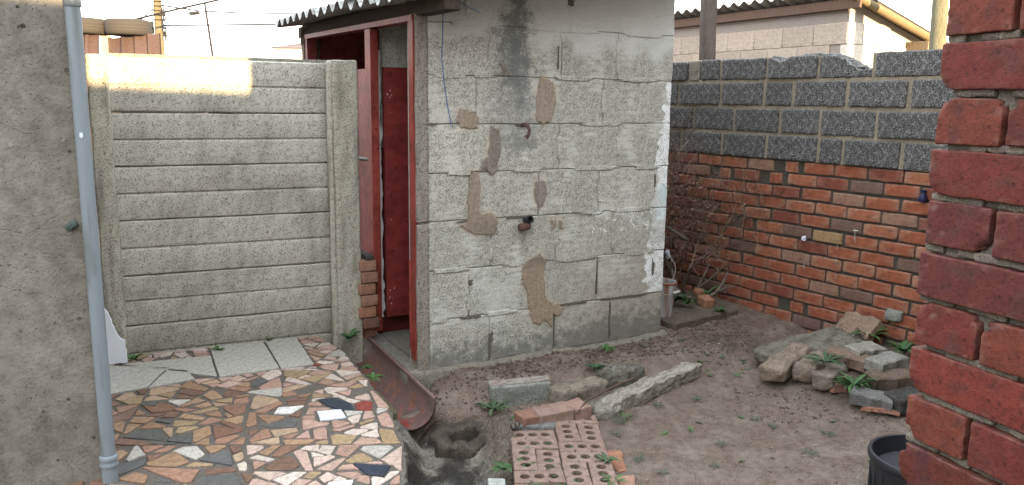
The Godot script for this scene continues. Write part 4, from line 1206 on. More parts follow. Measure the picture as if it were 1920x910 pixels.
# ---------------------------------------------------------------- things lying in the yard
func perforated_brick(w: float, dd: float, h: float, sd: float, holes := 3) -> ArrayMesh:   # three-hole brick lying on its bed, holes along x
	var mb := MB.new()
	var base := Color(0.285, 0.20, 0.166).lerp(Color(0.255, 0.168, 0.135), rng.randf())
	var ch := 0.004
	var col := func(x: float, z: float) -> Color:
		return base.lerp(Color(0.25, 0.17, 0.13), smoothstep(0.0, 0.5, noise.get_noise_2d(x * 12 + sd, z * 12)))
	var cw := w / holes
	var N := 20
	for k in holes:
		var c := Vector2(-w / 2 + cw * (k + 0.5), 0)
		if holes == 3: c.x *= 0.86
		var r := 0.0225
		var rect := Rect2(-w / 2 + cw * k, -dd / 2, cw, dd)
		var s := mb.v.size()
		for i in N:
			var a := TAU * i / N
			var dir := Vector2(cos(a), sin(a))
			var t := 1e9   # from the hole's middle to the cell's edge
			if dir.x > 1e-6: t = minf(t, (rect.end.x - c.x) / dir.x)
			if dir.x < -1e-6: t = minf(t, (rect.position.x - c.x) / dir.x)
			if dir.y > 1e-6: t = minf(t, (rect.end.y - c.y) / dir.y)
			if dir.y < -1e-6: t = minf(t, (rect.position.y - c.y) / dir.y)
			var o := c + dir * t
			if absf(dir.x) > 0 and i in [2, 3, 7, 8, 12, 13, 17, 18]:   # pull the nearest rays into the corners
				var cr := Vector2(rect.end.x if dir.x > 0 else rect.position.x, rect.end.y if dir.y > 0 else rect.position.y)
				if (o - cr).length() < 0.016: o = cr
			var inn := o
			inn.x = clampf(inn.x, -w / 2 + ch, w / 2 - ch); inn.y = clampf(inn.y, -dd / 2 + ch, dd / 2 - ch)
			var p := c + dir * r
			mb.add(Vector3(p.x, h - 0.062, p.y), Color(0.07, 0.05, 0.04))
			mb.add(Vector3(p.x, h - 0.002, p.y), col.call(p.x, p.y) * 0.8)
			var p2 := c + dir * (r + 0.002)
			mb.add(Vector3(p2.x, h, p2.y), col.call(p.x, p.y))
			mb.add(Vector3(inn.x, h + noise.get_noise_2d(inn.x * 30 + sd, inn.y * 30) * 0.0015, inn.y), col.call(inn.x, inn.y))
			mb.add(Vector3(o.x, h - ch, o.y), col.call(o.x, o.y))
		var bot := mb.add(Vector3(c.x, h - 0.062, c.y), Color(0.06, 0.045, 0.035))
		for i in N:
			var i2 := (i + 1) % N
			for q in 4: mb.quad(s + i * 5 + q, s + i2 * 5 + q, s + i2 * 5 + q + 1, s + i * 5 + q + 1)
			mb.tri(bot, s + i2 * 5, s + i * 5)
	var b := [Vector2(-w / 2, -dd / 2), Vector2(w / 2, -dd / 2), Vector2(w / 2, dd / 2), Vector2(-w / 2, dd / 2)]
	for i in 4:
		var p: Vector2 = b[i]; var q: Vector2 = b[(i + 1) % 4]
		mb.poly([Vector3(p.x, h - ch, p.y), Vector3(q.x, h - ch, q.y), Vector3(q.x, 0, q.y), Vector3(p.x, 0, p.y)], base * 0.95)
	# the rays run clockwise seen from above, so turn everything over once
	for i in range(0, mb.ix.size() - 24, 3):
		var t := mb.ix[i + 1]; mb.ix[i + 1] = mb.ix[i + 2]; mb.ix[i + 2] = t
	return mb.done(Transform3D(), true)

func zigzag(L: float, wd: float) -> PackedVector2Array:
	var o := PackedVector2Array()
	var zx := [-0.5, -0.34, -0.16, 0.16, 0.34, 0.5]; var zy := [0.0, 0.11, 0.0, 0.11, 0.0, 0.11]
	zx = [-0.5, -0.25, 0.0, 0.25, 0.5]; zy = [0.0, 0.12, 0.0, 0.12, 0.0]
	for i in 5: o.append(Vector2(zx[i] * L, -wd / 2 - zy[i] * wd))
	for i in 5: o.append(Vector2(zx[4 - i] * L, wd / 2 - zy[4 - i] * wd))
	return o

func paver(col: Color, L := 0.225, wd := 0.115, h := 0.065) -> ArrayMesh:
	var mb := MB.new()
	var o := PackedVector2Array()
	for p in rough_outline(Array(zigzag(L, wd)), 0.022, 0.006, rng.randf() * 40): o.append(p)
	plate(mb, o, 0.0, h, 0.007, col)
	for q in mb.v.size():
		var n := noise.get_noise_3dv(mb.v[q] * 14 + Vector3(L, 0, col.r * 90))
		mb.c[q] = col * (1.0 + 0.35 * n)
		mb.v[q].y += 0.003 * n
	return mb.done(Transform3D(), true)

func rocky(size: Vector3, col: Color, col2: Color, sd: float, r := 0.03, a1 := 0.008, a2 := 0.03, n := Vector3i(14, 6, 10), f1 := 22.0, f2 := 5.0) -> ArrayMesh:
	var mb := MB.new()
	rbox(mb, size, r, n.x, n.y, n.z, Transform3D(), a1, f1, func(p: Vector3) -> Color: return col.lerp(col2, smoothstep(-0.25, 0.45, noise.get_noise_3dv(p * 2.2 + Vector3(sd, 0, 0)) + 0.3 * noise.get_noise_3dv(p * 9))), a2, f2, sd)
	return mb.done()

func build_yard() -> void:
	# perforated bricks laid as a small pavement
	var pave := thing("brick_paving", "small pavement of pink three-hole bricks laid in pairs at the bottom middle", "paving", at(0.232, -0.172, 3.50, 0.035))
	var lay := []
	for q in [[0, 3.69], [0, 3.577], [0, 3.235], [0, 3.122], [0, 2.78], [0, 2.667], [1, 3.86], [1, 3.535], [1, 3.422], [1, 3.08], [1, 2.967]]: lay.append([-0.112 + 0.226 * q[0], 3.5 - q[1], 0.0])
	for q in [[0, 3.406], [0, 2.951], [1, 3.698], [1, 3.251], [1, 2.796]]:
		for k in 2: lay.append([-0.168 + 0.226 * q[0] + 0.112 * k, 3.5 - q[1], PI / 2])
	for k in lay.size():
		var l: Array = lay[k]
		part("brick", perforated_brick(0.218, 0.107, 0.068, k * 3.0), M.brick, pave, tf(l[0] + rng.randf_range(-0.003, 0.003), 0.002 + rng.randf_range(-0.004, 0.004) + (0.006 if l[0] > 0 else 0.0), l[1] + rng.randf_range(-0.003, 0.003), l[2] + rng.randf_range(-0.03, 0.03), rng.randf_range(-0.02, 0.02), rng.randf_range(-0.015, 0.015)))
	part("joint_soil", rb(Vector3(0.44, 0.05, 1.05), 0.01, 10, 1, 20, 0.004, 30.0, Color(0.12, 0.088, 0.066)), M.soil, pave, tf(0.0, 0.018, 0.05))
	# broken half bricks along its right side
	for k in 2:
		var mb := MB.new()
		var o := PackedVector2Array()
		for p in rough_outline([[Vector2(-0.045, -0.10), Vector2(0.05, -0.11), Vector2(0.055, 0.09), Vector2(0.015, 0.105), Vector2(-0.01, 0.06), Vector2(-0.045, 0.045)], [Vector2(-0.05, -0.10), Vector2(0.06, -0.11), Vector2(0.06, 0.12), Vector2(-0.05, 0.12), Vector2(-0.035, 0.03), Vector2(-0.055, -0.02)]][k], 0.02, 0.01, k * 7.0): o.append(p)
		plate(mb, o, 0.0, 0.065, 0.006, [Color(0.33, 0.16, 0.10), Color(0.37, 0.21, 0.15)][k])
		tag(part("broken_brick", mb.done(Transform3D(), true), M.brick, self, at(0.475 + k * 0.01, -0.178, 3.43 - k * 0.25, -0.05)), ["broken brick with an orange corner beside the middle of the brick paving", "broken pink brick beside the paving, nearest the camera"][k], "brick", "broken bricks along the paving")
	# row of four bricks on edge behind the paving, a stone edging, a pale tile
	var tones := [Color(0.25, 0.135, 0.095), Color(0.27, 0.18, 0.145), Color(0.285, 0.185, 0.145), Color(0.31, 0.195, 0.15)]
	for k in 4:
		var mb := MB.new()
		rbox(mb, Vector3(0.098, 0.10, 0.13 if k else 0.12), 0.008, 4, 4, 4, Transform3D(), 0.003, 24.0, tones[k], 0.005, 8.0, k * 5)
		tag(part("brick", mb.done(), M.brick, self, at(0.088 + k * 0.088, -0.105 + k * 0.006, 3.83 + k * 0.032, 0.36 + [0.1, 0.0, -0.04, 0.12][k], 0.0, 0.03 * k)), ["chipped orange brick at the left end of the short row behind the paving", "pinkish brick second from the left in the short row behind the paving", "pinkish brick third from the left in the short row behind the paving", "highest brick at the right end of the short row, under the iron rod"][k], "brick", "row of bricks behind the paving")
	tag(part("stone_edging", rocky(Vector3(0.225, 0.075, 0.06), Color(0.17, 0.17, 0.165), Color(0.23, 0.23, 0.22), 3.0, 0.015, 0.003, 0.006, Vector3i(10, 3, 3)), M.conc, self, at(0.125, -0.128, 3.785, -0.02)), "rough dark grey concrete strip along the top left edge of the brick paving", "edging")
	tag(part("pale_tile", rb(Vector3(0.075, 0.03, 0.26), 0.004, 2, 1, 3, 0.002, 12.0, Color(0.34, 0.355, 0.33)), M.tile, self, at(-0.045, -0.125, 3.10, 0.08, 0, -0.05)), "pale grey tile strip on edge left of the brick paving", "tile")
	# kerb of old concrete pieces
	var kb := thing("kerb_block", "grey concrete kerb block standing on edge with a broken top, left in the row", "kerb", at(0.052, -0.10, 4.17, 0.30), "old concrete kerb pieces")
	part("block_body", rocky(Vector3(0.345, 0.165, 0.085), Color(0.24, 0.245, 0.225), Color(0.17, 0.175, 0.155), 2.0, 0.012, 0.003, 0.004, Vector3i(14, 6, 4)), M.fence, kb)
	part("broken_rim", rocky(Vector3(0.345, 0.02, 0.055), Color(0.36, 0.34, 0.32), Color(0.28, 0.20, 0.16), 6.0, 0.006, 0.005, 0.003, Vector3i(20, 2, 4), 40.0), M.conc, kb, tf(0.0, 0.085, -0.008, 0, 0.15))
	tag(part("kerb_block", rocky(Vector3(0.34, 0.13, 0.13), Color(0.30, 0.25, 0.20), Color(0.17, 0.15, 0.12), 9.0, 0.016, 0.010, 0.014, Vector3i(16, 5, 6)), M.conc, self, at(0.375, -0.105, 4.24, 0.60)), "brownish concrete kerb piece between the standing block and the mossy one", "kerb", "old concrete kerb pieces")
	tag(part("kerb_block", rocky(Vector3(0.28, 0.14, 0.15), Color(0.20, 0.19, 0.165), Color(0.12, 0.115, 0.09), 12.0, 0.03, 0.012, 0.02, Vector3i(14, 6, 7)), M.conc, self, at(0.64, -0.085, 4.46, 0.45)), "dark weathered concrete lump behind the long rough slab", "kerb", "old concrete kerb pieces")
	tag(part("concrete_slab", rocky(Vector3(0.88, 0.085, 0.105), Color(0.40, 0.37, 0.32), Color(0.24, 0.21, 0.175), 15.0, 0.010, 0.009, 0.02, Vector3i(64, 6, 9), 30.0), M.conc, self, at(0.80, -0.085, 4.30, 0.80, 0.0, 0.02)), "long rough concrete bar lying at the edge of the bare soil", "slab")
	tag(part("concrete_lump", rocky(Vector3(0.17, 0.10, 0.13), Color(0.28, 0.26, 0.23), Color(0.20, 0.18, 0.15), 25.0, 0.03, 0.012, 0.02, Vector3i(8, 5, 6)), M.conc, self, at(0.50, -0.115, 3.99, 0.5)), "small broken concrete lump at the near end of the long bar", "rubble")
	var rod := MB.new()
	tube(rod, [P(0.335, -0.055, 3.83), P(0.40, -0.02, 3.93), P(0.50, -0.018, 4.05), P(0.60, -0.012, 4.16), P(0.70, -0.01, 4.25)], [0.005, 0.006, 0.006, 0.007, 0.005], 7, Color(0.10, 0.065, 0.05))
	tag(part("iron_rod", rod.done(), M.rust), "thin rusty iron rod lying across the brick row and the concrete bar", "rod")
	# gully ring round the drain hole
	var ring := MB.new()
	var NS := 48
	for i in NS:
		var a := TAU * i / NS
		var inn := Vector2(cos(a) * 0.088, sin(a) * 0.052) * (1.0 + 0.22 * noise.get_noise_2d(cos(a) * 1.4, sin(a) * 1.4))
		var out := inn + inn.normalized() * (0.070 + 0.05 * noise.get_noise_2d(cos(a) * 0.9 + 4, sin(a) * 0.9)) + Vector2(cos(a) * 0.01, sin(a) * 0.03)
		var h := 0.022 + 0.02 * noise.get_noise_2d(cos(a) * 0.8 + 9, sin(a) * 0.8)
		var prof := [[out * 1.04, -0.05], [out, h - 0.016], [out.lerp(inn, 0.15), h], [out.lerp(inn, 0.5), h + 0.006], [inn.lerp(out, 0.12), h], [inn, h - 0.012], [inn * 0.93, -0.09]]
		for q in prof:
			var p := Vector3(q[0].x, q[1], q[0].y)
			ring.add(p + n3(p * 26) * 0.005, Color(0.105, 0.086, 0.070).lerp(Color(0.055, 0.045, 0.037), smoothstep(-0.3, 0.4, noise.get_noise_3dv(p * 13))))
	for i in NS:
		var i2 := (i + 1) % NS
		for k in 6: ring.quad(i * 7 + k, i * 7 + k + 1, i2 * 7 + k + 1, i2 * 7 + k)
	tag(part("drain_ring", ring.done(), M.conc, self, at(-0.225, -0.168, 3.78, 0.75, 0.08, 0.05)), "broken brown ring round the drain hole beside the brick paving", "drain")
	# heap of rocks and pavers in front of the boundary wall
	var sl := MB.new()
	var so := PackedVector2Array()
	for p in rough_outline([Vector2(-0.43, 0.02), Vector2(-0.30, -0.12), Vector2(-0.08, -0.15), Vector2(0.08, -0.20), Vector2(0.34, -0.18), Vector2(0.43, -0.05), Vector2(0.38, 0.12), Vector2(0.20, 0.11), Vector2(0.02, 0.20), Vector2(-0.12, 0.14), Vector2(-0.30, 0.13)], 0.05, 0.03, 5.0): so.append(p)
	rbox(sl, Vector3(0.82, 0.085, 0.36), 0.008, 40, 6, 20, Transform3D(), 0.010, 24.0, func(p: Vector3) -> Color: return Color(0.215, 0.20, 0.165).lerp(Color(0.13, 0.12, 0.10), smoothstep(-0.2, 0.5, noise.get_noise_3dv(Vector3(p.x * 3, p.y * 9, p.z * 2)))), 0.012, 4.0, 31.0)
	for q in sl.v.size():
		var v := sl.v[q]
		var taper := 1.0 - 0.55 * pow(absf(v.x / 0.42), 3.0) - 0.25 * sstep(0.0, -0.4, v.x)
		sl.v[q] = Vector3(v.x, v.y * (1.0 - 0.35 * sstep(0.1, -0.42, v.x)) + 0.02 * sin(v.x * 5.0), v.z * taper + 0.05 * sin(v.x * 6.0 + 1.0))
	tag(part("flat_rock", sl.done(), M.conc, self, at(1.91, 0.0, 4.82, 0.42, 0.05, 0.03)), "large flat grey rock leaning at the foot of the brick wall", "rock")
	tag(part("concrete_lump", rocky(Vector3(0.47, 0.10, 0.15), Color(0.30, 0.235, 0.185), Color(0.21, 0.165, 0.135), 41.0, 0.022, 0.008, 0.022, Vector3i(16, 6, 7)), M.conc, self, at(1.655, -0.02, 4.585, 0.86, 0.0, 0.06)), "long pinkish concrete lump at the left end of the rock heap", "rubble", "concrete lumps of the heap")
	tag(part("concrete_lump", rocky(Vector3(0.37, 0.10, 0.125), Color(0.285, 0.225, 0.18), Color(0.20, 0.16, 0.13), 45.0, 0.022, 0.008, 0.022, Vector3i(14, 6, 7)), M.conc, self, at(1.795, -0.018, 4.515, 0.86, 0.05)), "concrete lump second from the left in the heap, behind the rosette weed", "rubble", "concrete lumps of the heap")
	tag(part("concrete_lump", rocky(Vector3(0.42, 0.10, 0.12), Color(0.26, 0.22, 0.185), Color(0.19, 0.16, 0.135), 48.0, 0.022, 0.008, 0.022, Vector3i(14, 6, 7)), M.conc, self, at(1.875, -0.026, 4.42, 0.88, -0.05)), "greyish concrete lump third from the left in the heap, beside the brick chip", "rubble", "concrete lumps of the heap")
	tag(part("paver", paver(Color(0.335, 0.32, 0.285)), M.conc, self, at(2.09, 0.035, 4.545, 0.45, 0.12, -0.02)), "pale grey zigzag paver lying at the back of the heap", "paver", "zigzag pavers of the heap")
	tag(part("paver", paver(Color(0.30, 0.29, 0.265), 0.235), M.conc, self, at(2.125, 0.035, 4.34, 0.55, 0.08, 0.03)), "pale grey zigzag paver on top of the dark brown one", "paver", "zigzag pavers of the heap")
	tag(part("paver", paver(Color(0.235, 0.165, 0.125), 0.22), M.conc, self, at(1.96, 0.01, 4.48, -0.6, 0.10, -0.08)), "reddish brown paver between the rosette weed and the grey pavers", "paver", "zigzag pavers of the heap")
	tag(part("paver", paver(Color(0.17, 0.125, 0.10), 0.25, 0.12, 0.075), M.conc, self, at(2.10, -0.03, 4.22, 0.12, 0.10, 0.02)), "dark brown thick paver under the pale grey one", "paver", "zigzag pavers of the heap")
	tag(part("paver", paver(Color(0.205, 0.20, 0.195), 0.21, 0.11, 0.065), M.conc, self, at(1.93, -0.075, 4.06, -0.55, 0.12, -0.05)), "dark grey paver tilted at the near edge of the heap", "paver", "zigzag pavers of the heap")
	tag(part("stone_block", rocky(Vector3(0.21, 0.095, 0.13), Color(0.055, 0.052, 0.05), Color(0.085, 0.08, 0.075), 52.0, 0.015, 0.003, 0.008, Vector3i(8, 4, 5)), M.conc, self, at(2.10, -0.04, 4.03, 0.35, 0, 0.05)), "blackish stone block beside the house corner", "rock")
	tag(part("paver", paver(Color(0.29, 0.205, 0.155), 0.27, 0.16, 0.05), M.conc, self, frame(1.69, 5.91, 147.0) * tf(1.10, 0.085, 0.075, -0.1, 0.75, 0.05)), "broad brown paver leaning against the brick wall above the heap", "paver", "zigzag pavers of the heap")
	tag(part("stone_block", rocky(Vector3(0.10, 0.07, 0.06), Color(0.30, 0.31, 0.28), Color(0.22, 0.23, 0.21), 57.0, 0.015, 0.004, 0.01, Vector3i(5, 4, 4)), M.conc, self, frame(1.69, 5.91, 147.0) * tf(1.29, 0.215, 0.01, 0.2)), "small pale stone wedged at the foot of the wall beside the house corner", "rock")
	for k in 3:
		var mb := MB.new()
		var o := PackedVector2Array()
		var pts: Array = [[Vector2(-0.09, 0.03), Vector2(-0.02, -0.045), Vector2(0.10, -0.07), Vector2(0.085, 0.01), Vector2(0.0, 0.06)], [Vector2(-0.10, -0.03), Vector2(0.06, -0.025), Vector2(0.065, 0.06), Vector2(0.02, 0.02)], [Vector2(-0.04, -0.03), Vector2(0.05, -0.035), Vector2(0.04, 0.03), Vector2(-0.03, 0.03)]][k]
		for p in rough_outline(pts, 0.02, 0.01, k * 9.0): o.append(p)
		plate(mb, o, 0.0, [0.05, 0.02, 0.04][k], 0.004, [Color(0.36, 0.19, 0.14), Color(0.35, 0.17, 0.12), Color(0.36, 0.17, 0.10)][k])
		tag(part("brick_chip", mb.done(Transform3D(), true), M.brick, self, [at(1.855, -0.075, 4.30, 0.3, 0.1), at(1.955, -0.088, 3.985, 0.1), at(2.06, -0.085, 4.02, 0.2)][k]), ["pink brick piece under the leafy weed in the heap", "flat pink brick chip on the soil in front of the dark paver", "orange brick chip close to the house corner"][k], "brick", "brick chips of the heap")
	# tub half hidden by the house corner
	var tub := thing("plastic_tub", "black round plastic tub half hidden by the brick corner", "tub", at(1.725, -0.155, 3.10))
	var mb2 := MB.new()
	lathe(mb2, [Vector2(0.001, 0.0), Vector2(0.185, 0.0), Vector2(0.195, 0.01), Vector2(0.213, 0.20), Vector2(0.222, 0.203), Vector2(0.225, 0.215), Vector2(0.222, 0.232), Vector2(0.212, 0.235), Vector2(0.205, 0.23), Vector2(0.186, 0.03), Vector2(0.001, 0.025)], 48, Transform3D(), Color(0.020, 0.022, 0.026))
	part("tub_body", mb2.done(), M.plastic, tub)
	mb2 = MB.new()
	for k in 24:
		var a := TAU * k / 24
		mb2.box(Vector3(cos(a) * 0.207 - 0.004, 0.02, sin(a) * 0.207 - 0.004), Vector3(cos(a) * 0.207 + 0.004, 0.19, sin(a) * 0.207 + 0.004), Color(0.022, 0.024, 0.028))
	part("ribs", mb2.done(Transform3D(), true), M.plastic, tub)
	mb2 = MB.new()
	lathe(mb2, [Vector2(0.001, 0.17), Vector2(0.19, 0.165)], 32, Transform3D(), Color(0.03, 0.031, 0.034), 0.0, TAU, 0.01)
	part("contents", mb2.done(), M.dull, tub)
	# corner by the outhouse: tin, paver ledge, half brick, stacked bricks, bush
	var can := thing("paint_tin", "rusty white paint tin with a wire handle behind the outhouse corner", "tin", at(1.045, 0.012, 5.46, 0.0, 0.02, -0.06))
	mb2 = MB.new()
	lathe(mb2, [Vector2(0.001, 0.004), Vector2(0.080, 0.0), Vector2(0.084, 0.006), Vector2(0.082, 0.014), Vector2(0.092, 0.25), Vector2(0.097, 0.254), Vector2(0.097, 0.262), Vector2(0.092, 0.265), Vector2(0.089, 0.258), Vector2(0.080, 0.02), Vector2(0.001, 0.02)], 32)
	for q in mb2.v.size():
		var v := mb2.v[q]
		var n := noise.get_noise_3dv(v * 14)
		var rusty := sstep(0.28, 0.5, n + 0.5 * sstep(0.03, 0.0, v.y) + 0.7 * sstep(0.245, 0.26, v.y))
		mb2.c[q] = Color(0.40, 0.43, 0.44).lerp(Color(0.20, 0.085, 0.045), rusty)
	part("tin_body", mb2.done(), M.paint, can)
	mb2 = MB.new()
	lathe(mb2, [Vector2(0.078, 0.235), Vector2(0.001, 0.235)], 24, Transform3D(), Color(0.30, 0.26, 0.23))
	part("contents", mb2.done(), M.soil, can)
	mb2 = MB.new()
	var hp := []
	for k in 13:
		var a := PI * k / 12.0
		hp.append(Vector3(cos(a) * 0.095, 0.222 - 0.03 * sin(a), 0.03 + sin(a) * 0.085))
	tube(mb2, hp, 0.0025, 6, Color(0.30, 0.27, 0.25))
	rbox(mb2, Vector3(0.02, 0.018, 0.075), 0.006, 1, 1, 3, Transform3D(Basis(Vector3.UP, -0.7), Vector3(0.085, 0.205, 0.075)), 0.0, 1.0, Color(0.45, 0.43, 0.40))
	part("handle", mb2.done(), M.paint, can)
	var ledge := thing("paver_ledge", "low ledge of dark brown pavers in the corner behind the outhouse", "paving", at(1.27, -0.045, 5.62, 0.64))
	for k in 12:
		var c := Color(0.15, 0.118, 0.096) * rng.randf_range(0.85, 1.15)
		part("paver", paver(c, 0.225, 0.108, 0.075), M.conc, ledge, tf(-0.31 + (k % 6) * 0.112, rng.randf_range(-0.004, 0.004), 0.11 - (k / 6) * 0.21, PI / 2 + rng.randf_range(-0.03, 0.03)))
	tag(part("half_brick", rocky(Vector3(0.09, 0.075, 0.11), Color(0.40, 0.205, 0.12), Color(0.33, 0.15, 0.09), 61.0, 0.012, 0.004, 0.008, Vector3i(5, 4, 5)), M.brick, self, at(1.43, 0.062, 5.72, 0.4, 0.15)), "orange half brick lying on the paver ledge beside the dead bush", "brick")
	tag(part("half_brick", rocky(Vector3(0.06, 0.05, 0.06), Color(0.38, 0.19, 0.11), Color(0.30, 0.14, 0.09), 66.0, 0.012, 0.004, 0.008, Vector3i(4, 3, 4)), M.brick, self, at(1.39, 0.115, 5.79, 0.9, 0.15)), "small orange brick piece on the half brick beside the dead bush", "brick")
	var xw := frame(1.69, 5.91, 147.0)
	for k in 8:
		var mb := MB.new()
		rbox(mb, Vector3(0.215, 0.07, 0.10), 0.008, 4, 2, 3, Transform3D(), 0.003, 20.0, [Color(0.20, 0.12, 0.09), Color(0.22, 0.10, 0.07), Color(0.16, 0.10, 0.08)][k % 3], 0.004, 8.0, k)
		tag(part("stacked_brick", mb.done(), M.brick, self, xw * tf(-0.93 + (k % 2) * 0.225 + 0.02 * sin(k * 2.0), 0.06 + (k / 2) * 0.075, 0.09 + 0.012 * sin(k * 3.0), 0.05 * sin(k * 5.0))), "dark brick behind the dead bush, %s one of the %s layer" % [["left", "right"][k % 2], ["lowest", "second", "third", "top"][k / 2]], "brick", "bricks stacked behind the dead bush")
	tag(part("plastic_scrap", rocky(Vector3(0.035, 0.06, 0.025), Color(0.40, 0.42, 0.47), Color(0.30, 0.33, 0.42), 71.0, 0.01, 0.01, 0.01, Vector3i(4, 5, 3), 30.0), M.plastic, self, at(1.125, 0.42, 5.66, 0.3, 0, 0.4)), "white and blue plastic scrap caught in the dead bush by the outhouse corner", "litter")
	var loop := MB.new()
	var lp := []
	for k in 15:
		var a := -2.2 + 3.4 * k / 14.0
		lp.append(P(1.10 + cos(a) * 0.085, 0.31 + sin(a) * 0.10, 5.66 + 0.02 * sin(a)))
	tube(loop, lp, 0.003, 6, Color(0.35, 0.34, 0.33))
	tag(part("wire_loop", loop.done(), M.paint), "thin grey wire loop sticking out beside the outhouse corner", "wire")

func grow(mb: MB, twigs: Array, p: Vector3, dir: Vector3, r: float, n: int, depth: int) -> void:
	var pts := [p]; var rad := [r]
	for k in n:
		dir = (dir + Vector3(rng.randf_range(-1, 1), rng.randf_range(-0.6, 0.75), rng.randf_range(-1, 1)) * 0.36).normalized()
		p += dir * rng.randf_range(0.035, 0.07) * (1.2 if depth == 0 else 0.8)
		r *= 0.88
		pts.append(p); rad.append(maxf(r, 0.0014))
		if depth < 3 and k > 0 and rng.randf() < (0.65 if depth < 2 else 0.45):
			grow(mb, twigs, p, (dir + Vector3(rng.randf_range(-1, 1), rng.randf_range(-0.3, 0.6), rng.randf_range(-1, 1)) * 0.9).normalized(), r * 0.62, maxi(3, n - 2), depth + 1)
		if depth >= 1: twigs.append([p, dir])
	tube(mb, pts, rad, 7 if depth < 2 else 5, Color(0.135, 0.105, 0.082) if depth == 0 else (Color(0.12, 0.07, 0.048) if rng.randf() < 0.8 else Color(0.23, 0.19, 0.15)), true)

func build_bush() -> void:
	var bush := thing("dead_bush", "dead brown bush with bare stems and dry leaves in the corner behind the outhouse", "bush", Transform3D())
	var twigs := []
	var stems := [[P(1.31, 0.02, 5.98), Vector3(-0.5, 1.0, -0.1), 0.022, 11], [P(1.34, 0.02, 6.02), Vector3(0.0, 1.0, 0.1), 0.018, 12], [P(1.30, 0.03, 5.95), Vector3(-0.3, 1.2, 0.1), 0.020, 12],
		[P(1.35, 0.02, 5.93), Vector3(0.35, 1.0, 0.2), 0.010, 9], [P(1.27, 0.05, 6.0), Vector3(-0.1, 1.3, -0.3), 0.015, 14]]
	for s in stems:
		var mb := MB.new()
		grow(mb, twigs, s[0], s[1].normalized(), s[2], s[3], 0)
		part("stem", mb.done(), M.rust, bush)
	# two bare branches reaching right over the ledge and a cut grey one higher up
	for b in [[[P(1.30, 0.07, 5.86), P(1.36, 0.055, 5.82), P(1.45, 0.065, 5.80), P(1.52, 0.11, 5.80), P(1.58, 0.19, 5.82), P(1.62, 0.26, 5.86)], [0.015, 0.014, 0.013, 0.010, 0.008, 0.005]],
		[[P(1.345, 0.06, 5.82), P(1.39, 0.16, 5.80), P(1.43, 0.25, 5.80), P(1.47, 0.33, 5.82)], [0.008, 0.007, 0.006, 0.003]], [[P(1.53, 0.12, 5.80), P(1.60, 0.16, 5.78), P(1.66, 0.17, 5.78)], [0.006, 0.005, 0.003]],
		[[P(1.12, 0.60, 5.95), P(1.22, 0.545, 5.92), P(1.31, 0.49, 5.90)], [0.012, 0.014, 0.013]]]:
		var mb := MB.new()
		tube(mb, b[0], b[1], 8, Color(0.20, 0.17, 0.14))
		part("branch", mb.done(), M.wood, bush)
	var lv := MB.new()
	for t in twigs:
		if t[0].y > 1.02: continue
		if rng.randf() < 0.45 + 0.4 * sstep(1.30, 1.55, t[0].x): continue
		for k in rng.randi_range(1, 2):
			var p: Vector3 = t[0] + Vector3(rng.randf_range(-1, 1), rng.randf_range(-1, 0.6), rng.randf_range(-1, 1)) * 0.022
			var d := (Vector3(rng.randf_range(-1, 1), rng.randf_range(-1.2, 0.3), rng.randf_range(-1, 1))).normalized()
			var s := d.cross(Vector3(rng.randf_range(-1, 1), rng.randf_range(-1, 1), rng.randf_range(-1, 1))).normalized()
			var L := rng.randf_range(0.010, 0.026)
			var c: Color = [Color(0.115, 0.05, 0.032), Color(0.15, 0.07, 0.045), Color(0.085, 0.042, 0.032), Color(0.22, 0.15, 0.115)][rng.randi() % 4]
			lv.poly([p, p + d * L * 0.5 + s * L * 0.3, p + d * L, p + d * L * 0.5 - s * L * 0.3], c)
	part("dry_leaves", lv.done(Transform3D(), true), M.dull, bush, Transform3D(), "", true)

# ---------------------------------------------------------------- weeds
func leaf_mesh(L: float, w: float, rise: float, droop: float, lobes: int, col: Color, sd: float) -> MB:
	var mb := MB.new()
	var N := 9
	for i in N + 1:
		var t := float(i) / N
		var wd := w * pow(sin(PI * pow(t * 0.96 + 0.02, 0.75)), 0.8) * (0.35 + 0.65 * t if lobes else 1.0)
		if lobes: wd *= 0.72 + 0.42 * (1.0 if i % 2 else 0.0)
		var y := L * (rise * t - droop * t * t)
		var bend := L * 0.12 * sin(t * 2.0 + sd) * t
		var c := col * (0.85 + 0.3 * t)
		mb.add(Vector3(L * t, y + wd * 0.28, -wd / 2 + bend), c)
		mb.add(Vector3(L * t, y, bend), c.lerp(Color(0.09, 0.13, 0.06), 0.3))
		mb.add(Vector3(L * t, y + wd * 0.28, wd / 2 + bend), c)
	for i in N:
		for k in 2: mb.quad(i * 3 + k, i * 3 + k + 1, i * 3 + k + 4, i * 3 + k + 3)
	return mb

func append(to: MB, from: MB, xf: Transform3D) -> void:
	var s := to.v.size()
	to.v.append_array(xf * from.v); to.c.append_array(from.c); to.uv.append_array(from.uv)
	for i in from.ix: to.ix.append(i + s)

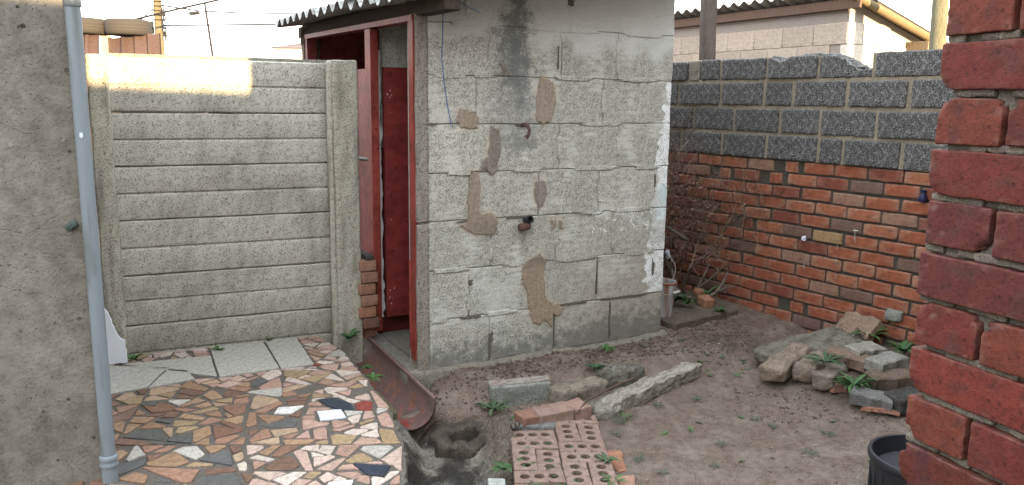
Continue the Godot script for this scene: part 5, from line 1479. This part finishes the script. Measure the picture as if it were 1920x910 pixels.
func rosette(label: String, x: float, y: float, d: float, n: int, L: float, w: float, col: Color, lobes: int, upright := 0.35, singly := false, group := "") -> void:
	var root: Node3D = null
	var mb := MB.new()
	if singly: root = thing("weed", label, "weed", at(x, y, d), group)
	for k in n:
		var a := TAU * k * 0.382 + rng.randf_range(-0.25, 0.25)
		var s := rng.randf_range(0.65, 1.05)
		var m := leaf_mesh(L * s, w * s, upright * rng.randf_range(0.7, 1.5) + 0.25 * (1.0 - float(k) / n), upright * 0.7 + 0.1, lobes, col * rng.randf_range(0.7, 1.25), rng.randf() * 6)
		var xf := Transform3D(Basis(Vector3.UP, a), Vector3(cos(a), 0, -sin(a)) * 0.004 + Vector3.UP * (0.002 + 0.001 * k))
		if singly: part("leaf", m.done(xf), M.leaf, root)
		else: append(mb, m, xf)
	if not singly: tag(part("weed", mb.done(), M.leaf, self, at(x, y, d)), label, "weed", group)

func build_weeds() -> void:
	var g1 := Color(0.030, 0.070, 0.021); var g2 := Color(0.042, 0.096, 0.024); var g3 := Color(0.022, 0.052, 0.021)
	rosette("wide dark green rosette weed growing between the concrete lumps of the heap", 1.79, 0.045, 4.37, 15, 0.135, 0.036, g3, 1, 0.30, true)
	rosette("bushy green weed at the near foot of the heap", 1.885, -0.05, 4.19, 36, 0.115, 0.036, g1, 1, 0.75, true)
	rosette("bright green weed in the gap between the flat rock and the leaning paver", 2.24, 0.05, 4.83, 16, 0.12, 0.042, g2, 1, 0.8, true)
	rosette("green weed beside the pavers at the house corner", 2.36, 0.03, 4.62, 20, 0.10, 0.034, g1, 0, 0.6, true)
	rosette("green weed under the flat rock's near side, between the pavers", 2.00, 0.03, 4.62, 9, 0.07, 0.026, g2, 0, 0.5)
	rosette("grey green weed at the front foot of the standing kerb block", -0.085, -0.13, 4.02, 20, 0.105, 0.030, Color(0.045, 0.072, 0.036), 1, 0.55, true)
	rosette("weed with broad leaves growing beside the right fence post", -0.985, 0.045, 4.70, 8, 0.07, 0.034, g1, 0, 0.9, true)
	rosette("trailing weed beside the upper clay channel", -0.80, 0.0, 4.30, 8, 0.05, 0.018, g1, 0, 0.5)
	rosette("leafy weed on the mossy step beside the clay channel", -0.735, 0.01, 4.10, 11, 0.06, 0.022, g2, 0, 0.5)
	rosette("leafy weed on the paver ledge behind the paint tin", 1.20, 0.05, 5.72, 16, 0.12, 0.05, g3, 0, 0.6)
	rosette("bright weed in front of the dead bush's stems", 1.28, 0.05, 5.66, 8, 0.08, 0.03, g2, 0, 0.6)
	rosette("weed behind the orange half brick", 1.46, 0.06, 5.86, 9, 0.10, 0.042, g2, 0, 0.9)
	rosette("weed at the end of the paver ledge", 1.50, 0.02, 5.55, 12, 0.065, 0.024, g1, 0, 0.6)
	rosette("small weed on the bed below the paver ledge", 1.22, 0.0, 5.36, 10, 0.055, 0.022, g1, 0, 0.5)
	rosette("bright small weed alone on the bed before the outhouse wall", 0.60, -0.015, 4.76, 8, 0.055, 0.022, g2, 0, 0.4)
	rosette("weed in the gap between the two middle kerb pieces", 0.49, -0.03, 4.43, 10, 0.06, 0.022, g3, 0, 0.5)
	rosette("weed in front of the brownish kerb piece", 0.335, -0.12, 4.07, 13, 0.07, 0.024, g1, 1, 0.45)
	rosette("weed beside the right end of the short brick row", 0.60, -0.12, 3.93, 9, 0.055, 0.02, g1, 1, 0.4)
	rosette("weed at the fence foot beside the left panel end", -2.09, 0.05, 4.26, 8, 0.055, 0.022, g2, 0, 0.8)
	rosette("weed at the fence foot behind the first grey tile", -1.70, 0.045, 4.46, 7, 0.04, 0.02, g2, 0, 0.6)
	rosette("weed at the fence foot behind the widest grey tile", -1.47, 0.045, 4.66, 7, 0.04, 0.02, g2, 0, 0.6)
	rosette("broad leafed weed left of the brick paving", -0.03, -0.13, 3.34, 11, 0.06, 0.026, g1, 0, 0.5)
	rosette("lower weed left of the brick paving", -0.05, -0.15, 3.22, 9, 0.055, 0.024, g1, 0, 0.5)
	rosette("weed at the near foot of the patio edge in the drain", -0.41, -0.20, 3.18, 12, 0.075, 0.03, g1, 0, 0.6)
	rosette("weed beside the far end of the drain ring", 0.0, -0.125, 3.86, 9, 0.055, 0.022, g1, 0, 0.5)
	# weeds in the paving
	var spots := [[0.13, 3.60, 0.03], [0.20, 3.66, 0.03], [0.06, 3.50, 0.05], [0.19, 3.50, 0.035], [0.095, 3.46, 0.032], [0.065, 3.36, 0.055], [0.07, 3.30, 0.055], [0.185, 3.385, 0.035], [0.18, 3.33, 0.035], [0.30, 3.52, 0.045], [0.33, 3.41, 0.03], [0.33, 3.47, 0.045], [0.275, 3.35, 0.042], [0.265, 3.18, 0.04], [0.275, 3.12, 0.04], [0.39, 3.22, 0.045], [0.44, 3.38, 0.07], [0.445, 3.19, 0.07], [0.22, 3.19, 0.035], [0.215, 3.25, 0.032], [0.11, 3.12, 0.06], [0.145, 3.09, 0.06], [0.17, 3.14, 0.035], [0.31, 3.62, 0.028], [0.055, 3.08, 0.045], [0.33, 3.30, 0.03], [0.19, 3.585, 0.025]]
	spots.sort_custom(func(p, q): return p[1] > q[1])
	var nth := ["farthest", "second", "third", "fourth", "fifth", "sixth", "seventh", "eighth", "ninth", "tenth", "eleventh", "twelfth", "thirteenth", "fourteenth", "fifteenth", "sixteenth", "seventeenth"]
	var count := [0, 0]
	for s in spots:
		var side := 0 if s[0] < 0.23 else 1
		count[side] += 1
		rosette("small weed in the %s half of the brick paving, %s from its far end" % [["left", "right"][side], nth[count[side] - 1]] if count[side] > 1 else "small weed in the %s half of the brick paving, farthest back" % ["left", "right"][side], s[0], -0.118 if s[2] < 0.06 else -0.105, s[1], rng.randi_range(6, 10), s[2] * 0.95, s[2] * 0.30, [g1, g2, Color(0.05, 0.08, 0.035)][rng.randi() % 3], 1 if rng.randf() < 0.5 else 0, 0.4, false, "weeds in the brick paving")
	var tiny := [[0.80, 4.10], [1.03, 4.22], [1.02, 3.62], [0.60, 3.45], [0.68, 3.30], [1.42, 3.55], [0.74, 3.05], [0.52, 3.72], [1.28, 3.95], [1.34, 3.86], [0.93, 3.40], [0.56, 3.88], [1.06, 3.02], [1.58, 3.75], [0.84, 4.86], [1.10, 5.02]]
	tiny.sort_custom(func(p, q): return p[1] > q[1])
	count = [0]
	for s in tiny:
		count[0] += 1
		rosette("tiny weed flat on the bare yard soil, %s from the outhouse" % ["closest of all", "second", "third", "fourth", "fifth", "sixth", "seventh", "eighth", "ninth", "tenth", "eleventh", "twelfth", "thirteenth", "fourteenth", "fifteenth", "farthest of all"][count[0] - 1], s[0], ground_y(s[0], s[1]), s[1], 8, rng.randf_range(0.028, 0.05), 0.014, [g3, Color(0.045, 0.062, 0.04)][rng.randi() % 2], 1, 0.3, false, "tiny weeds on the bare soil")
	# seedlings, pebbles, dry bits
	scatter("weed_seedlings", leaf_cluster(), M.leaf, 55, func() -> Array:
		var x := rng.randf_range(0.5, 2.2); var d := rng.randf_range(2.9, 5.2)
		if rng.randf() < 0.45: x = 1.25 + rng.randf_range(-0.22, 0.22); d = 4.70 + rng.randf_range(-0.12, 0.16)
		return [x, d, rng.randf_range(0.5, 1.2)])
	scatter("pebbles", rocky(Vector3(0.012, 0.008, 0.010), Color(0.16, 0.125, 0.10), Color(0.085, 0.066, 0.052), 3.0, 0.004, 0.002, 0.0, Vector3i(1, 1, 1), 80.0), M.dull, 2000, func() -> Array:
		var x := rng.randf_range(-0.15, 2.6); var d := rng.randf_range(2.5, 5.9)
		if rng.randf() < 0.35: x = rng.randf_range(0.0, 1.6); d = 4.45 + x * 0.45 + rng.randf_range(-0.15, 0.35)
		return [x, d, pow(rng.randf(), 3.0) * 1.6 + 0.25])
	scatter("soil_crumbs", rocky(Vector3(0.013, 0.009, 0.011), Color(0.15, 0.112, 0.088), Color(0.10, 0.075, 0.06), 5.0, 0.004, 0.003, 0.0, Vector3i(1, 1, 1), 90.0), M.soil, 4200, func() -> Array:
		var x := rng.randf_range(-0.1, 2.4); var d := rng.randf_range(2.6, 5.7)
		var q := rng.randf()
		if q < 0.72: x = rng.randf_range(-0.1, 1.6); d = 4.50 + x * 0.42 + rng.randf_range(-0.22, 0.32)
		elif q < 0.86: x = 1.75 + rng.randf_range(-0.5, 0.4); d = 4.15 + rng.randf_range(-0.25, 0.3)
		else: x = rng.randf_range(-0.42, 0.2); d = rng.randf_range(4.02, 4.45)
		return [x, d, pow(rng.randf(), 3.5) * 1.4 + 0.2])
	var tw := MB.new()
	tube(tw, [Vector3(-0.02, 0.002, 0), Vector3(0, 0.003, 0.003), Vector3(0.02, 0.002, -0.002)], 0.0014, 4, Color(0.20, 0.16, 0.12))
	scatter("dry_twigs", tw.done(), M.dull, 420, func() -> Array:
		var x := rng.randf_range(0.1, 2.4); var d := rng.randf_range(2.6, 5.6)
		if rng.randf() < 0.6: x = 1.45 + rng.randf_range(-0.4, 0.35); d = 4.98 + rng.randf_range(-0.4, 0.35)
		return [x, d, rng.randf_range(0.4, 1.1)])
	var lf := MB.new()
	lf.poly([Vector3(-0.012, 0.003, 0), Vector3(0, 0.005, 0.005), Vector3(0.013, 0.002, 0), Vector3(0, 0.006, -0.005)], Color(0.26, 0.21, 0.15))
	scatter("dead_leaves", lf.done(Transform3D(), true), M.dull, 380, func() -> Array:
		var x := rng.randf_range(0.0, 2.4); var d := rng.randf_range(2.6, 5.6)
		if rng.randf() < 0.55: x = 1.5 + rng.randf_range(-0.45, 0.4); d = 4.95 + rng.randf_range(-0.45, 0.4)
		return [x, d, rng.randf_range(0.3, 1.0)])

func leaf_cluster() -> ArrayMesh:
	var mb := MB.new()
	for k in 6: append(mb, leaf_mesh(0.022, 0.008, 0.5, 0.3, 0, Color(0.06, 0.10, 0.04), k), Transform3D(Basis(Vector3.UP, k * 1.1), Vector3.ZERO))
	return mb.done()

func scatter(called: String, mesh: Mesh, m: Material, n: int, where: Callable) -> void:
	var mm := MultiMesh.new()
	mm.transform_format = MultiMesh.TRANSFORM_3D
	mm.mesh = mesh
	var list := []
	for k in n:
		var w: Array = where.call()
		var x: float = w[0]; var d: float = w[1]
		if x < 0.50 and x > -0.02 and d < 3.95: continue
		if x < 0.05 and d < 4.02: continue
		list.append(Transform3D(Basis.from_euler(Vector3(rng.randf_range(-0.3, 0.3), rng.randf() * TAU, rng.randf_range(-0.3, 0.3))).scaled(Vector3.ONE * float(w[2])), P(x, ground_y(x, d) + 0.001, d)))
	mm.instance_count = list.size()
	for k in list.size(): mm.set_instance_transform(k, list[k])
	var o := MultiMeshInstance3D.new()
	o.name = called
	o.multimesh = mm
	o.material_override = m
	add_child(o, true)
	o.set_meta("kind", "stuff")
	o.set_meta("label", {"weed_seedlings": "scattered green seedlings on the soil", "soil_crumbs": "loose clods of earth scattered on the soil", "pebbles": "small stones scattered on the soil", "dry_twigs": "dry twigs scattered on the soil", "dead_leaves": "dead leaves scattered on the soil"}[called])
	o.set_meta("category", "ground litter")

# ---------------------------------------------------------------- beyond the walls
func corrugated(x0: float, x1: float, z0: float, z1: float, y0: float, slope: float, pitch: float, amp: float, col: Color, sd: float) -> ArrayMesh:   # waves along z, sheet runs along x
	var mb := MB.new()
	var n := int(absf(z1 - z0) / pitch * 12)
	var L := 4
	for side in 2:
		var s := mb.v.size()
		for i in n + 1:
			var z := lerpf(z0, z1, float(i) / n)
			for j in L + 1:
				var x := lerpf(x0, x1, float(j) / L)
				mb.add(Vector3(x, y0 + x * slope + amp * cos((z - z0) / pitch * TAU) - (0.0 if side else 0.007), z), col * (0.85 + 0.4 * noise.get_noise_2d(z * 9 + sd, x * 5)))
		for i in n:
			for j in L:
				var p := s + i * (L + 1) + j
				if side: mb.quad(p, p + 1, p + L + 2, p + L + 1)
				else: mb.quad(p, p + L + 1, p + L + 2, p + 1)
	var half := mb.v.size() / 2
	for i in n:
		for e in [0, L]:
			var p: int = i * (L + 1) + e
			if e == 0: mb.quad(p, half + p, half + p + L + 1, p + L + 1)
			else: mb.quad(p, p + L + 1, half + p + L + 1, half + p)
	return mb.done()

func build_beyond() -> void:
	# neighbour's house at the right
	var xf := frame(3.64, 9.0, 61.4)
	var h := thing("neighbour_house", "neighbour's rough cast house behind the boundary wall, its gable end in full sun", "house", xf)
	var mb := MB.new()
	mb.box(Vector3(0.012, -0.3, -6.0), Vector3(4.5, 1.3, -0.012), Color(0.42, 0.36, 0.30))
	for e in [-0.012, -6.0]:
		var g := [Vector3(0.012, 1.3, e), Vector3(4.5, 1.3, e), Vector3(4.5, 1.28, e), Vector3(0.012, 2.63, e)]
		mb.poly(g if e > -1 else [g[3], g[2], g[1], g[0]], Color(0.62, 0.58, 0.50))
	mb.poly([Vector3(0.012, 2.63, -0.012), Vector3(4.5, 1.28, -0.012), Vector3(4.5, 1.28, -6.0), Vector3(0.012, 2.63, -6.0)], Color(0.5, 0.47, 0.4))
	mb.poly([Vector3(0.012, 1.3, -6.0), Vector3(0.012, 1.3, -0.012), Vector3(0.012, 2.63, -0.012), Vector3(0.012, 2.63, -6.0)], Color(0.36, 0.31, 0.27))
	var body := part("wall", mb.done(Transform3D(), true), M.mortar, h)
	for r in 6:
		var y := 1.10 + r * 0.235
		var z := -0.02 if r % 2 else -0.24
		while z > -3.9:
			var b := MB.new()
			var g := rng.randf_range(0.9, 1.1)
			rbox(b, Vector3(0.12, 0.233, 0.456), 0.008, 1, 3, 5, Transform3D(), 0.003, 18.0, Color(0.38, 0.315, 0.265) * g, 0.003, 4.0, r * 7 + z)  # warm tint in the colour stands for grazing sunlight on this face
			if y + 0.1 < 2.5: part("block", b.done(), M.fence, body, tf(0.058, y, z - 0.226))
			z -= 0.458
	for r in 6:
		var y := 1.10 + r * 0.235
		var x := 0.004 if r % 2 == 0 else -0.22
		while x < 4.0:
			var x1 := x + 0.452
			var xa := maxf(x, 0.0)
			if x1 - xa > 0.06 and y + 0.115 < 2.62 - x1 * 0.30:
				var b := MB.new()
				rbox(b, Vector3(x1 - xa, 0.229, 0.1), 0.006, 4, 3, 1, Transform3D(), 0.003, 18.0, Color(0.62, 0.58, 0.50), 0.003, 4.0, r * 5 + x)
				part("block", b.done(), M.fence, body, tf((xa + x1) / 2 + 0.001, y, -0.046))
			x += 0.456
	part("roof", corrugated(-0.17, 4.6, 0.16, -6.2, 2.66, -0.30, 0.177, 0.027, Color(0.30, 0.29, 0.27), 3.0), M.asb, h)
	mb = MB.new()
	rbox(mb, Vector3(0.035, 0.105, 6.2), 0.004, 1, 1, 20, Transform3D(), 0.004, 3.0, Color(0.14, 0.09, 0.065))
	part("fascia", mb.done(), M.wood, h, tf(-0.045, 2.575, -2.93))
	mb = MB.new()
	mb.box(Vector3(0.0, 2.50, -6.0), Vector3(0.12, 2.62, -0.02), Color(0.32, 0.27, 0.235))
	part("wall_top", mb.done(Transform3D(), true), M.mortar, h)
	mb = MB.new()
	tube(mb, [Vector3(-0.15, 2.66, 0.13), Vector3(1.2, 2.27, 0.13), Vector3(2.6, 1.84, 0.13)], 0.045, 12, Color(0.20, 0.155, 0.085))
	part("barge_pole", mb.done(), M.wood, h)
	mb = MB.new()
	rbox(mb, Vector3(0.10, 0.10, 0.30), 0.005, 1, 1, 2, Transform3D(), 0.003, 9.0, Color(0.30, 0.22, 0.14))
	part("purlin_end", mb.done(), M.wood, h, tf(1.05, 2.17, 0.12))
	mb = MB.new()
	rbox(mb, Vector3(0.125, 2.9, 0.10), 0.012, 2, 26, 2, Transform3D(), 0.004, 6.0, func(p: Vector3) -> Color: return Color(0.075, 0.058, 0.05).lerp(Color(0.125, 0.10, 0.085), 0.5 + noise.get_noise_3dv(Vector3(p.x * 8, p.y, p.z * 8))), 0.006, 1.5, 4.0)
	tag(part("timber_post", mb.done(), M.wood, self, at(1.80, 1.40, 7.6, 0.3, 0.0, 0.03)), "weathered grey timber post standing behind the boundary wall", "post")
	mb = MB.new()
	tube(mb, [P(4.31, 0, 8.3), P(4.27, 2.0, 8.3), P(4.22, 3.4, 8.3)], [0.085, 0.078, 0.07], 16, Color(0.16, 0.15, 0.10))
	tag(part("timber_pole", mb.done(), M.wood), "round pale timber pole in the sun beside the neighbour's gable", "pole")
	# rusty sheet lean-to with tyres on it, over the fence
	var sh := thing("rusty_shack", "rusty corrugated iron roof edge rising over the left end of the fence", "shack", at(-5.75, 0, 12.0, 0.10))
	mb = MB.new()
	mb.box(Vector3(-1.6, 0, -2.5), Vector3(0.45, 2.05, -0.25), Color(0.06, 0.04, 0.035))
	part("wall", mb.done(Transform3D(), true), M.rust, sh)
	for k in 2:
		mb = MB.new()
		var w: float = [0.95, 0.76][k]
		var n := int(w / 0.17) * 6
		for i in n + 1:
			var x := -w / 2 + w * i / n
			var ph := fmod(float(i), 6.0)
			var zz := 0.035 if ph < 1.5 or ph > 5.0 else 0.0
			for j in 4:
				mb.add(Vector3(x, -0.45 + 0.3 * j, zz), Color(0.064, 0.041, 0.036) * (1.0 + 0.3 * noise.get_noise_2d(x * 3, j + k * 9.0)))
		for i in n:
			for j in 3: mb.quad(i * 4 + j, (i + 1) * 4 + j, (i + 1) * 4 + j + 1, i * 4 + j + 1)
		part("iron_sheet", mb.done(Transform3D(), true), M.rust, sh, [tf(-0.80, 1.95, 0.02, 0.1, -0.35, 0.03), tf(0.20, 1.95, 0.0, -0.05, -0.35, 0.13)][k])
	for k in 2:
		mb = MB.new()
		var pr := []
		for i in 13:
			var a := -PI / 2 - 0.9 + (PI + 1.8) * i / 12.0
			pr.append(Vector2(0.235 + 0.085 * signf(cos(a)) * pow(absf(cos(a)), 0.55), 0.118 * signf(sin(a)) * pow(absf(sin(a)), 0.6)))
		for g in [0.05, 0.0, -0.05]: pass
		lathe(mb, pr, 40, Transform3D(), Color(0.036, 0.032, 0.028))
		var gr := MB.new()
		for g in [-0.045, 0.0, 0.045]: lathe(gr, [Vector2(0.3205, g - 0.004), Vector2(0.322, g), Vector2(0.3205, g + 0.004)], 40, Transform3D(), Color(0.055, 0.05, 0.045))
		var t := thing("tyre", ["worn car tyre lying on the rusty roof, the whole one on the right", "worn car tyre lying on the rusty roof, half hidden by the downpipe"][k], "tyre", [at(-5.75, 2.49, 12.25), at(-6.37, 2.505, 12.25, 0, 0, -0.04)][k], "tyres on the rusty roof")
		part("rubber", mb.done(), M.dull, t)
		part("tread_groove", gr.done(), M.dull, t)
	mb = MB.new()
	mb.box(Vector3(-0.11, 0, -0.04), Vector3(0.11, 2.95, 0.04), Color(0.55, 0.40, 0.20))
	tag(part("sunlit_board", mb.done(Transform3D(), true), M.wood, self, at(-9.96, 0.0, 20.0)), "yellowish upright board in the sun seen between the rusty sheets", "board")
	# electricity pole, lamp pole, wires
	var ep := thing("electricity_pole", "pale timber electricity pole with brackets and cables behind the fence", "pole", at(-12.95, 0, 30))
	mb = MB.new()
	tube(mb, [Vector3(0.05, 0, 0), Vector3(0, 3, 0), Vector3(-0.02, 6.5, 0)], [0.17, 0.15, 0.13], 14, Color(0.145, 0.12, 0.072))
	part("pole", mb.done(), M.wood, ep)
	mb = MB.new()
	for k in 5:
		mb.box(Vector3(-0.28 + 0.05 * k, 4.2 + k * 0.16, 0.1), Vector3(0.32 - 0.03 * k, 4.23 + k * 0.16, 0.16), Color(0.02, 0.017, 0.015))
	part("bracket", mb.done(Transform3D(), true), M.dull, ep)
	mb = MB.new()
	lathe(mb, [Vector2(0.001, 0), Vector2(0.08, 0.0), Vector2(0.09, 0.02), Vector2(0.09, 0.40), Vector2(0.06, 0.44), Vector2(0.001, 0.44)], 16, tf(-0.22, 3.72, 0.1, 0, 0, 0.06), Color(0.018, 0.021, 0.02))
	part("cable_box", mb.done(), M.dull, ep)
	mb = MB.new()
	for k in 7:
		var q := []
		for j in 6: q.append(Vector3(0.22 + 0.06 * sin(k * 2.0 + j * 1.4) + 0.02 * k, 4.75 - j * 0.22 - 0.05 * k, 0.12 + 0.02 * k))
		tube(mb, q, 0.014, 5, Color(0.02, 0.02, 0.02))
	part("cable_bundle", mb.done(), M.dull, ep)
	var lp := thing("lamp_pole", "thin dark leaning lamp pole with a street lamp on its arm", "street lamp", at(-12.85, 0, 35))
	mb = MB.new()
	tube(mb, [Vector3(0.30, 0, 0), Vector3(-0.02, 3.0, 0), Vector3(-0.26, 5.35, 0)], [0.07, 0.055, 0.045], 8, Color(0.02, 0.019, 0.018))
	part("pole", mb.done(), M.dull, lp)
	mb = MB.new()
	tube(mb, [Vector3(-0.20, 4.93, 0), Vector3(-0.55, 4.97, 0)], 0.025, 6, Color(0.06, 0.05, 0.045))
	part("arm", mb.done(), M.dull, lp)
	mb = MB.new()
	rbox(mb, Vector3(0.42, 0.13, 0.2), 0.04, 2, 2, 2, tf(-0.73, 4.96, 0, 0, 0, 0.08), 0, 1.0, Color(0.018, 0.018, 0.018))
	part("lamp_head", mb.done(), M.dull, lp)
	var wires := [[P(-16.0, 3.95, 28), P(-14.6, 3.90, 28), P(-13.3, 3.94, 28), P(-11.5, 4.38, 28), P(-9.7, 4.79, 28), P(-7.0, 5.5, 28)], [P(-12.95, 4.75, 30), P(-11.9, 4.66, 31), P(-11.0, 4.80, 33), P(-9.5, 5.1, 36)], [P(-12.8, 4.02, 30), P(-10.5, 3.98, 29), P(-7.7, 3.95, 28), P(-4, 3.98, 27)],
		[P(-16.5, 3.92, 30), P(-14.5, 3.88, 30), P(-13.1, 3.86, 30)], [P(-13.1, 4.62, 30), P(-13.8, 4.05, 30), P(-14.6, 3.4, 30)], [P(-12.6, 4.0, 30), P(-12.3, 3.5, 30), P(-12.05, 3.1, 30), P(-12.4, 2.85, 30), P(-12.8, 3.0, 30)]]
	var names := ["thick overhead wire rising to the right above the tyres", "overhead wire from the pole top past the lamp pole", "level overhead wire running right from the electricity pole", "faint overhead wire left of the electricity pole", "stay wire slanting down left from the electricity pole", "thin cable loop hanging beside the electricity pole"]
	for k in wires.size():
		mb = MB.new()
		tube(mb, wires[k], [0.036, 0.028, 0.028, 0.014, 0.022, 0.014][k], 5, Color(0.012, 0.012, 0.013))
		tag(part("overhead_wire", mb.done(), M.dull), names[k], "wire", "overhead wires")
	# a far house roof
	var fh := thing("far_house", "pale far house with a low tiled roof between the lamp pole and the outhouse", "house", at(-10.3, 0, 45, -0.1))
	mb = MB.new()
	mb.box(Vector3(-3.0, 0, -5), Vector3(6.0, 4.25, -0.1), Color(0.70, 0.68, 0.64))
	part("wall", mb.done(Transform3D(), true), M.paint, fh)
	mb = MB.new()
	var A := [Vector3(-3.3, 4.2, 0.2), Vector3(6.3, 4.2, 0.2), Vector3(5.2, 4.62, -2.5), Vector3(-2.4, 4.62, -2.5)]
	mb.poly(A, Color(0.10, 0.07, 0.06))
	mb.poly([Vector3(6.3, 4.2, -5.2), Vector3(-3.3, 4.2, -5.2), A[3], A[2]], Color(0.10, 0.07, 0.06))
	mb.poly([A[1], Vector3(6.3, 4.2, -5.2), A[2]], Color(0.10, 0.07, 0.06))
	mb.poly([Vector3(-3.3, 4.2, -5.2), A[0], A[3]], Color(0.10, 0.07, 0.06))
	part("roof", mb.done(Transform3D(), true), M.brick, fh)
	# unseen wall behind the photographer, set to cast the lower shadow edge on the fence
	mb = MB.new()
	mb.box(Vector3(-9, -0.3, -0.3), Vector3(6, 3.145, 0.0), Color(0.45, 0.43, 0.38))
	var yw := struct("unseen_wall", mb.done(Transform3D(), true), M.conc)
	yw.transform = frame(0, -5.0, 75.0)

# ---------------------------------------------------------------- scene
func _ready() -> void:
	var cam := Camera3D.new()
	cam.name = "camera"
	cam.transform = Transform3D(Basis(Vector3(0.999915, 0.012824, -0.002278), Vector3(-0.013024, 0.984508, -0.174853), Vector3(0, 0.174868, 0.984592)), Vector3(0, 1.5, 0))
	cam.fov = 33.743
	cam.near = 0.05
	cam.far = 900.0
	add_child(cam)
	var sky_mat := ProceduralSkyMaterial.new()
	sky_mat.sky_top_color = Color(0.93, 0.965, 1.0)
	sky_mat.sky_horizon_color = Color(1.0, 0.985, 0.96)
	sky_mat.sky_curve = 0.25
	sky_mat.ground_bottom_color = Color(0.35, 0.32, 0.29)
	sky_mat.ground_horizon_color = Color(0.6, 0.57, 0.53)
	sky_mat.sun_angle_max = 0.0
	sky_mat.sky_energy_multiplier = 1.0
	var sky := Sky.new()
	sky.sky_material = sky_mat
	var env := Environment.new()
	env.background_mode = Environment.BG_SKY
	env.sky = sky
	env.tonemap_mode = Environment.TONE_MAPPER_LINEAR
	env.tonemap_exposure = 5.15
	env.sdfgi_enabled = true
	env.ssao_enabled = true
	env.ssil_enabled = true
	var we := WorldEnvironment.new()
	we.name = "world_environment"
	we.environment = env
	add_child(we)
	var sun := DirectionalLight3D.new()
	sun.name = "sun"
	sun.light_color = Color(1.0, 0.865, 0.66)
	sun.light_energy = 1.6
	sun.light_angular_distance = 0.5
	sun.shadow_enabled = true
	add_child(sun)
	var to_sun := Vector3(0.5069, 0.165, 0.8620)
	sun.look_at_from_position(Vector3.ZERO, -to_sun, Vector3.UP)
	rng.seed = 20260622
	noise.seed = 7
	noise.noise_type = FastNoiseLite.TYPE_SIMPLEX_SMOOTH
	noise.frequency = 1.0
	noise.fractal_octaves = 3
	make_materials()
	build_ground()
	build_patio()
	build_fence()
	build_outhouse()
	build_boundary_wall()
	build_brick_house()
	build_left_house()
	build_beyond()
	build_yard()
	build_bush()
	build_weeds()
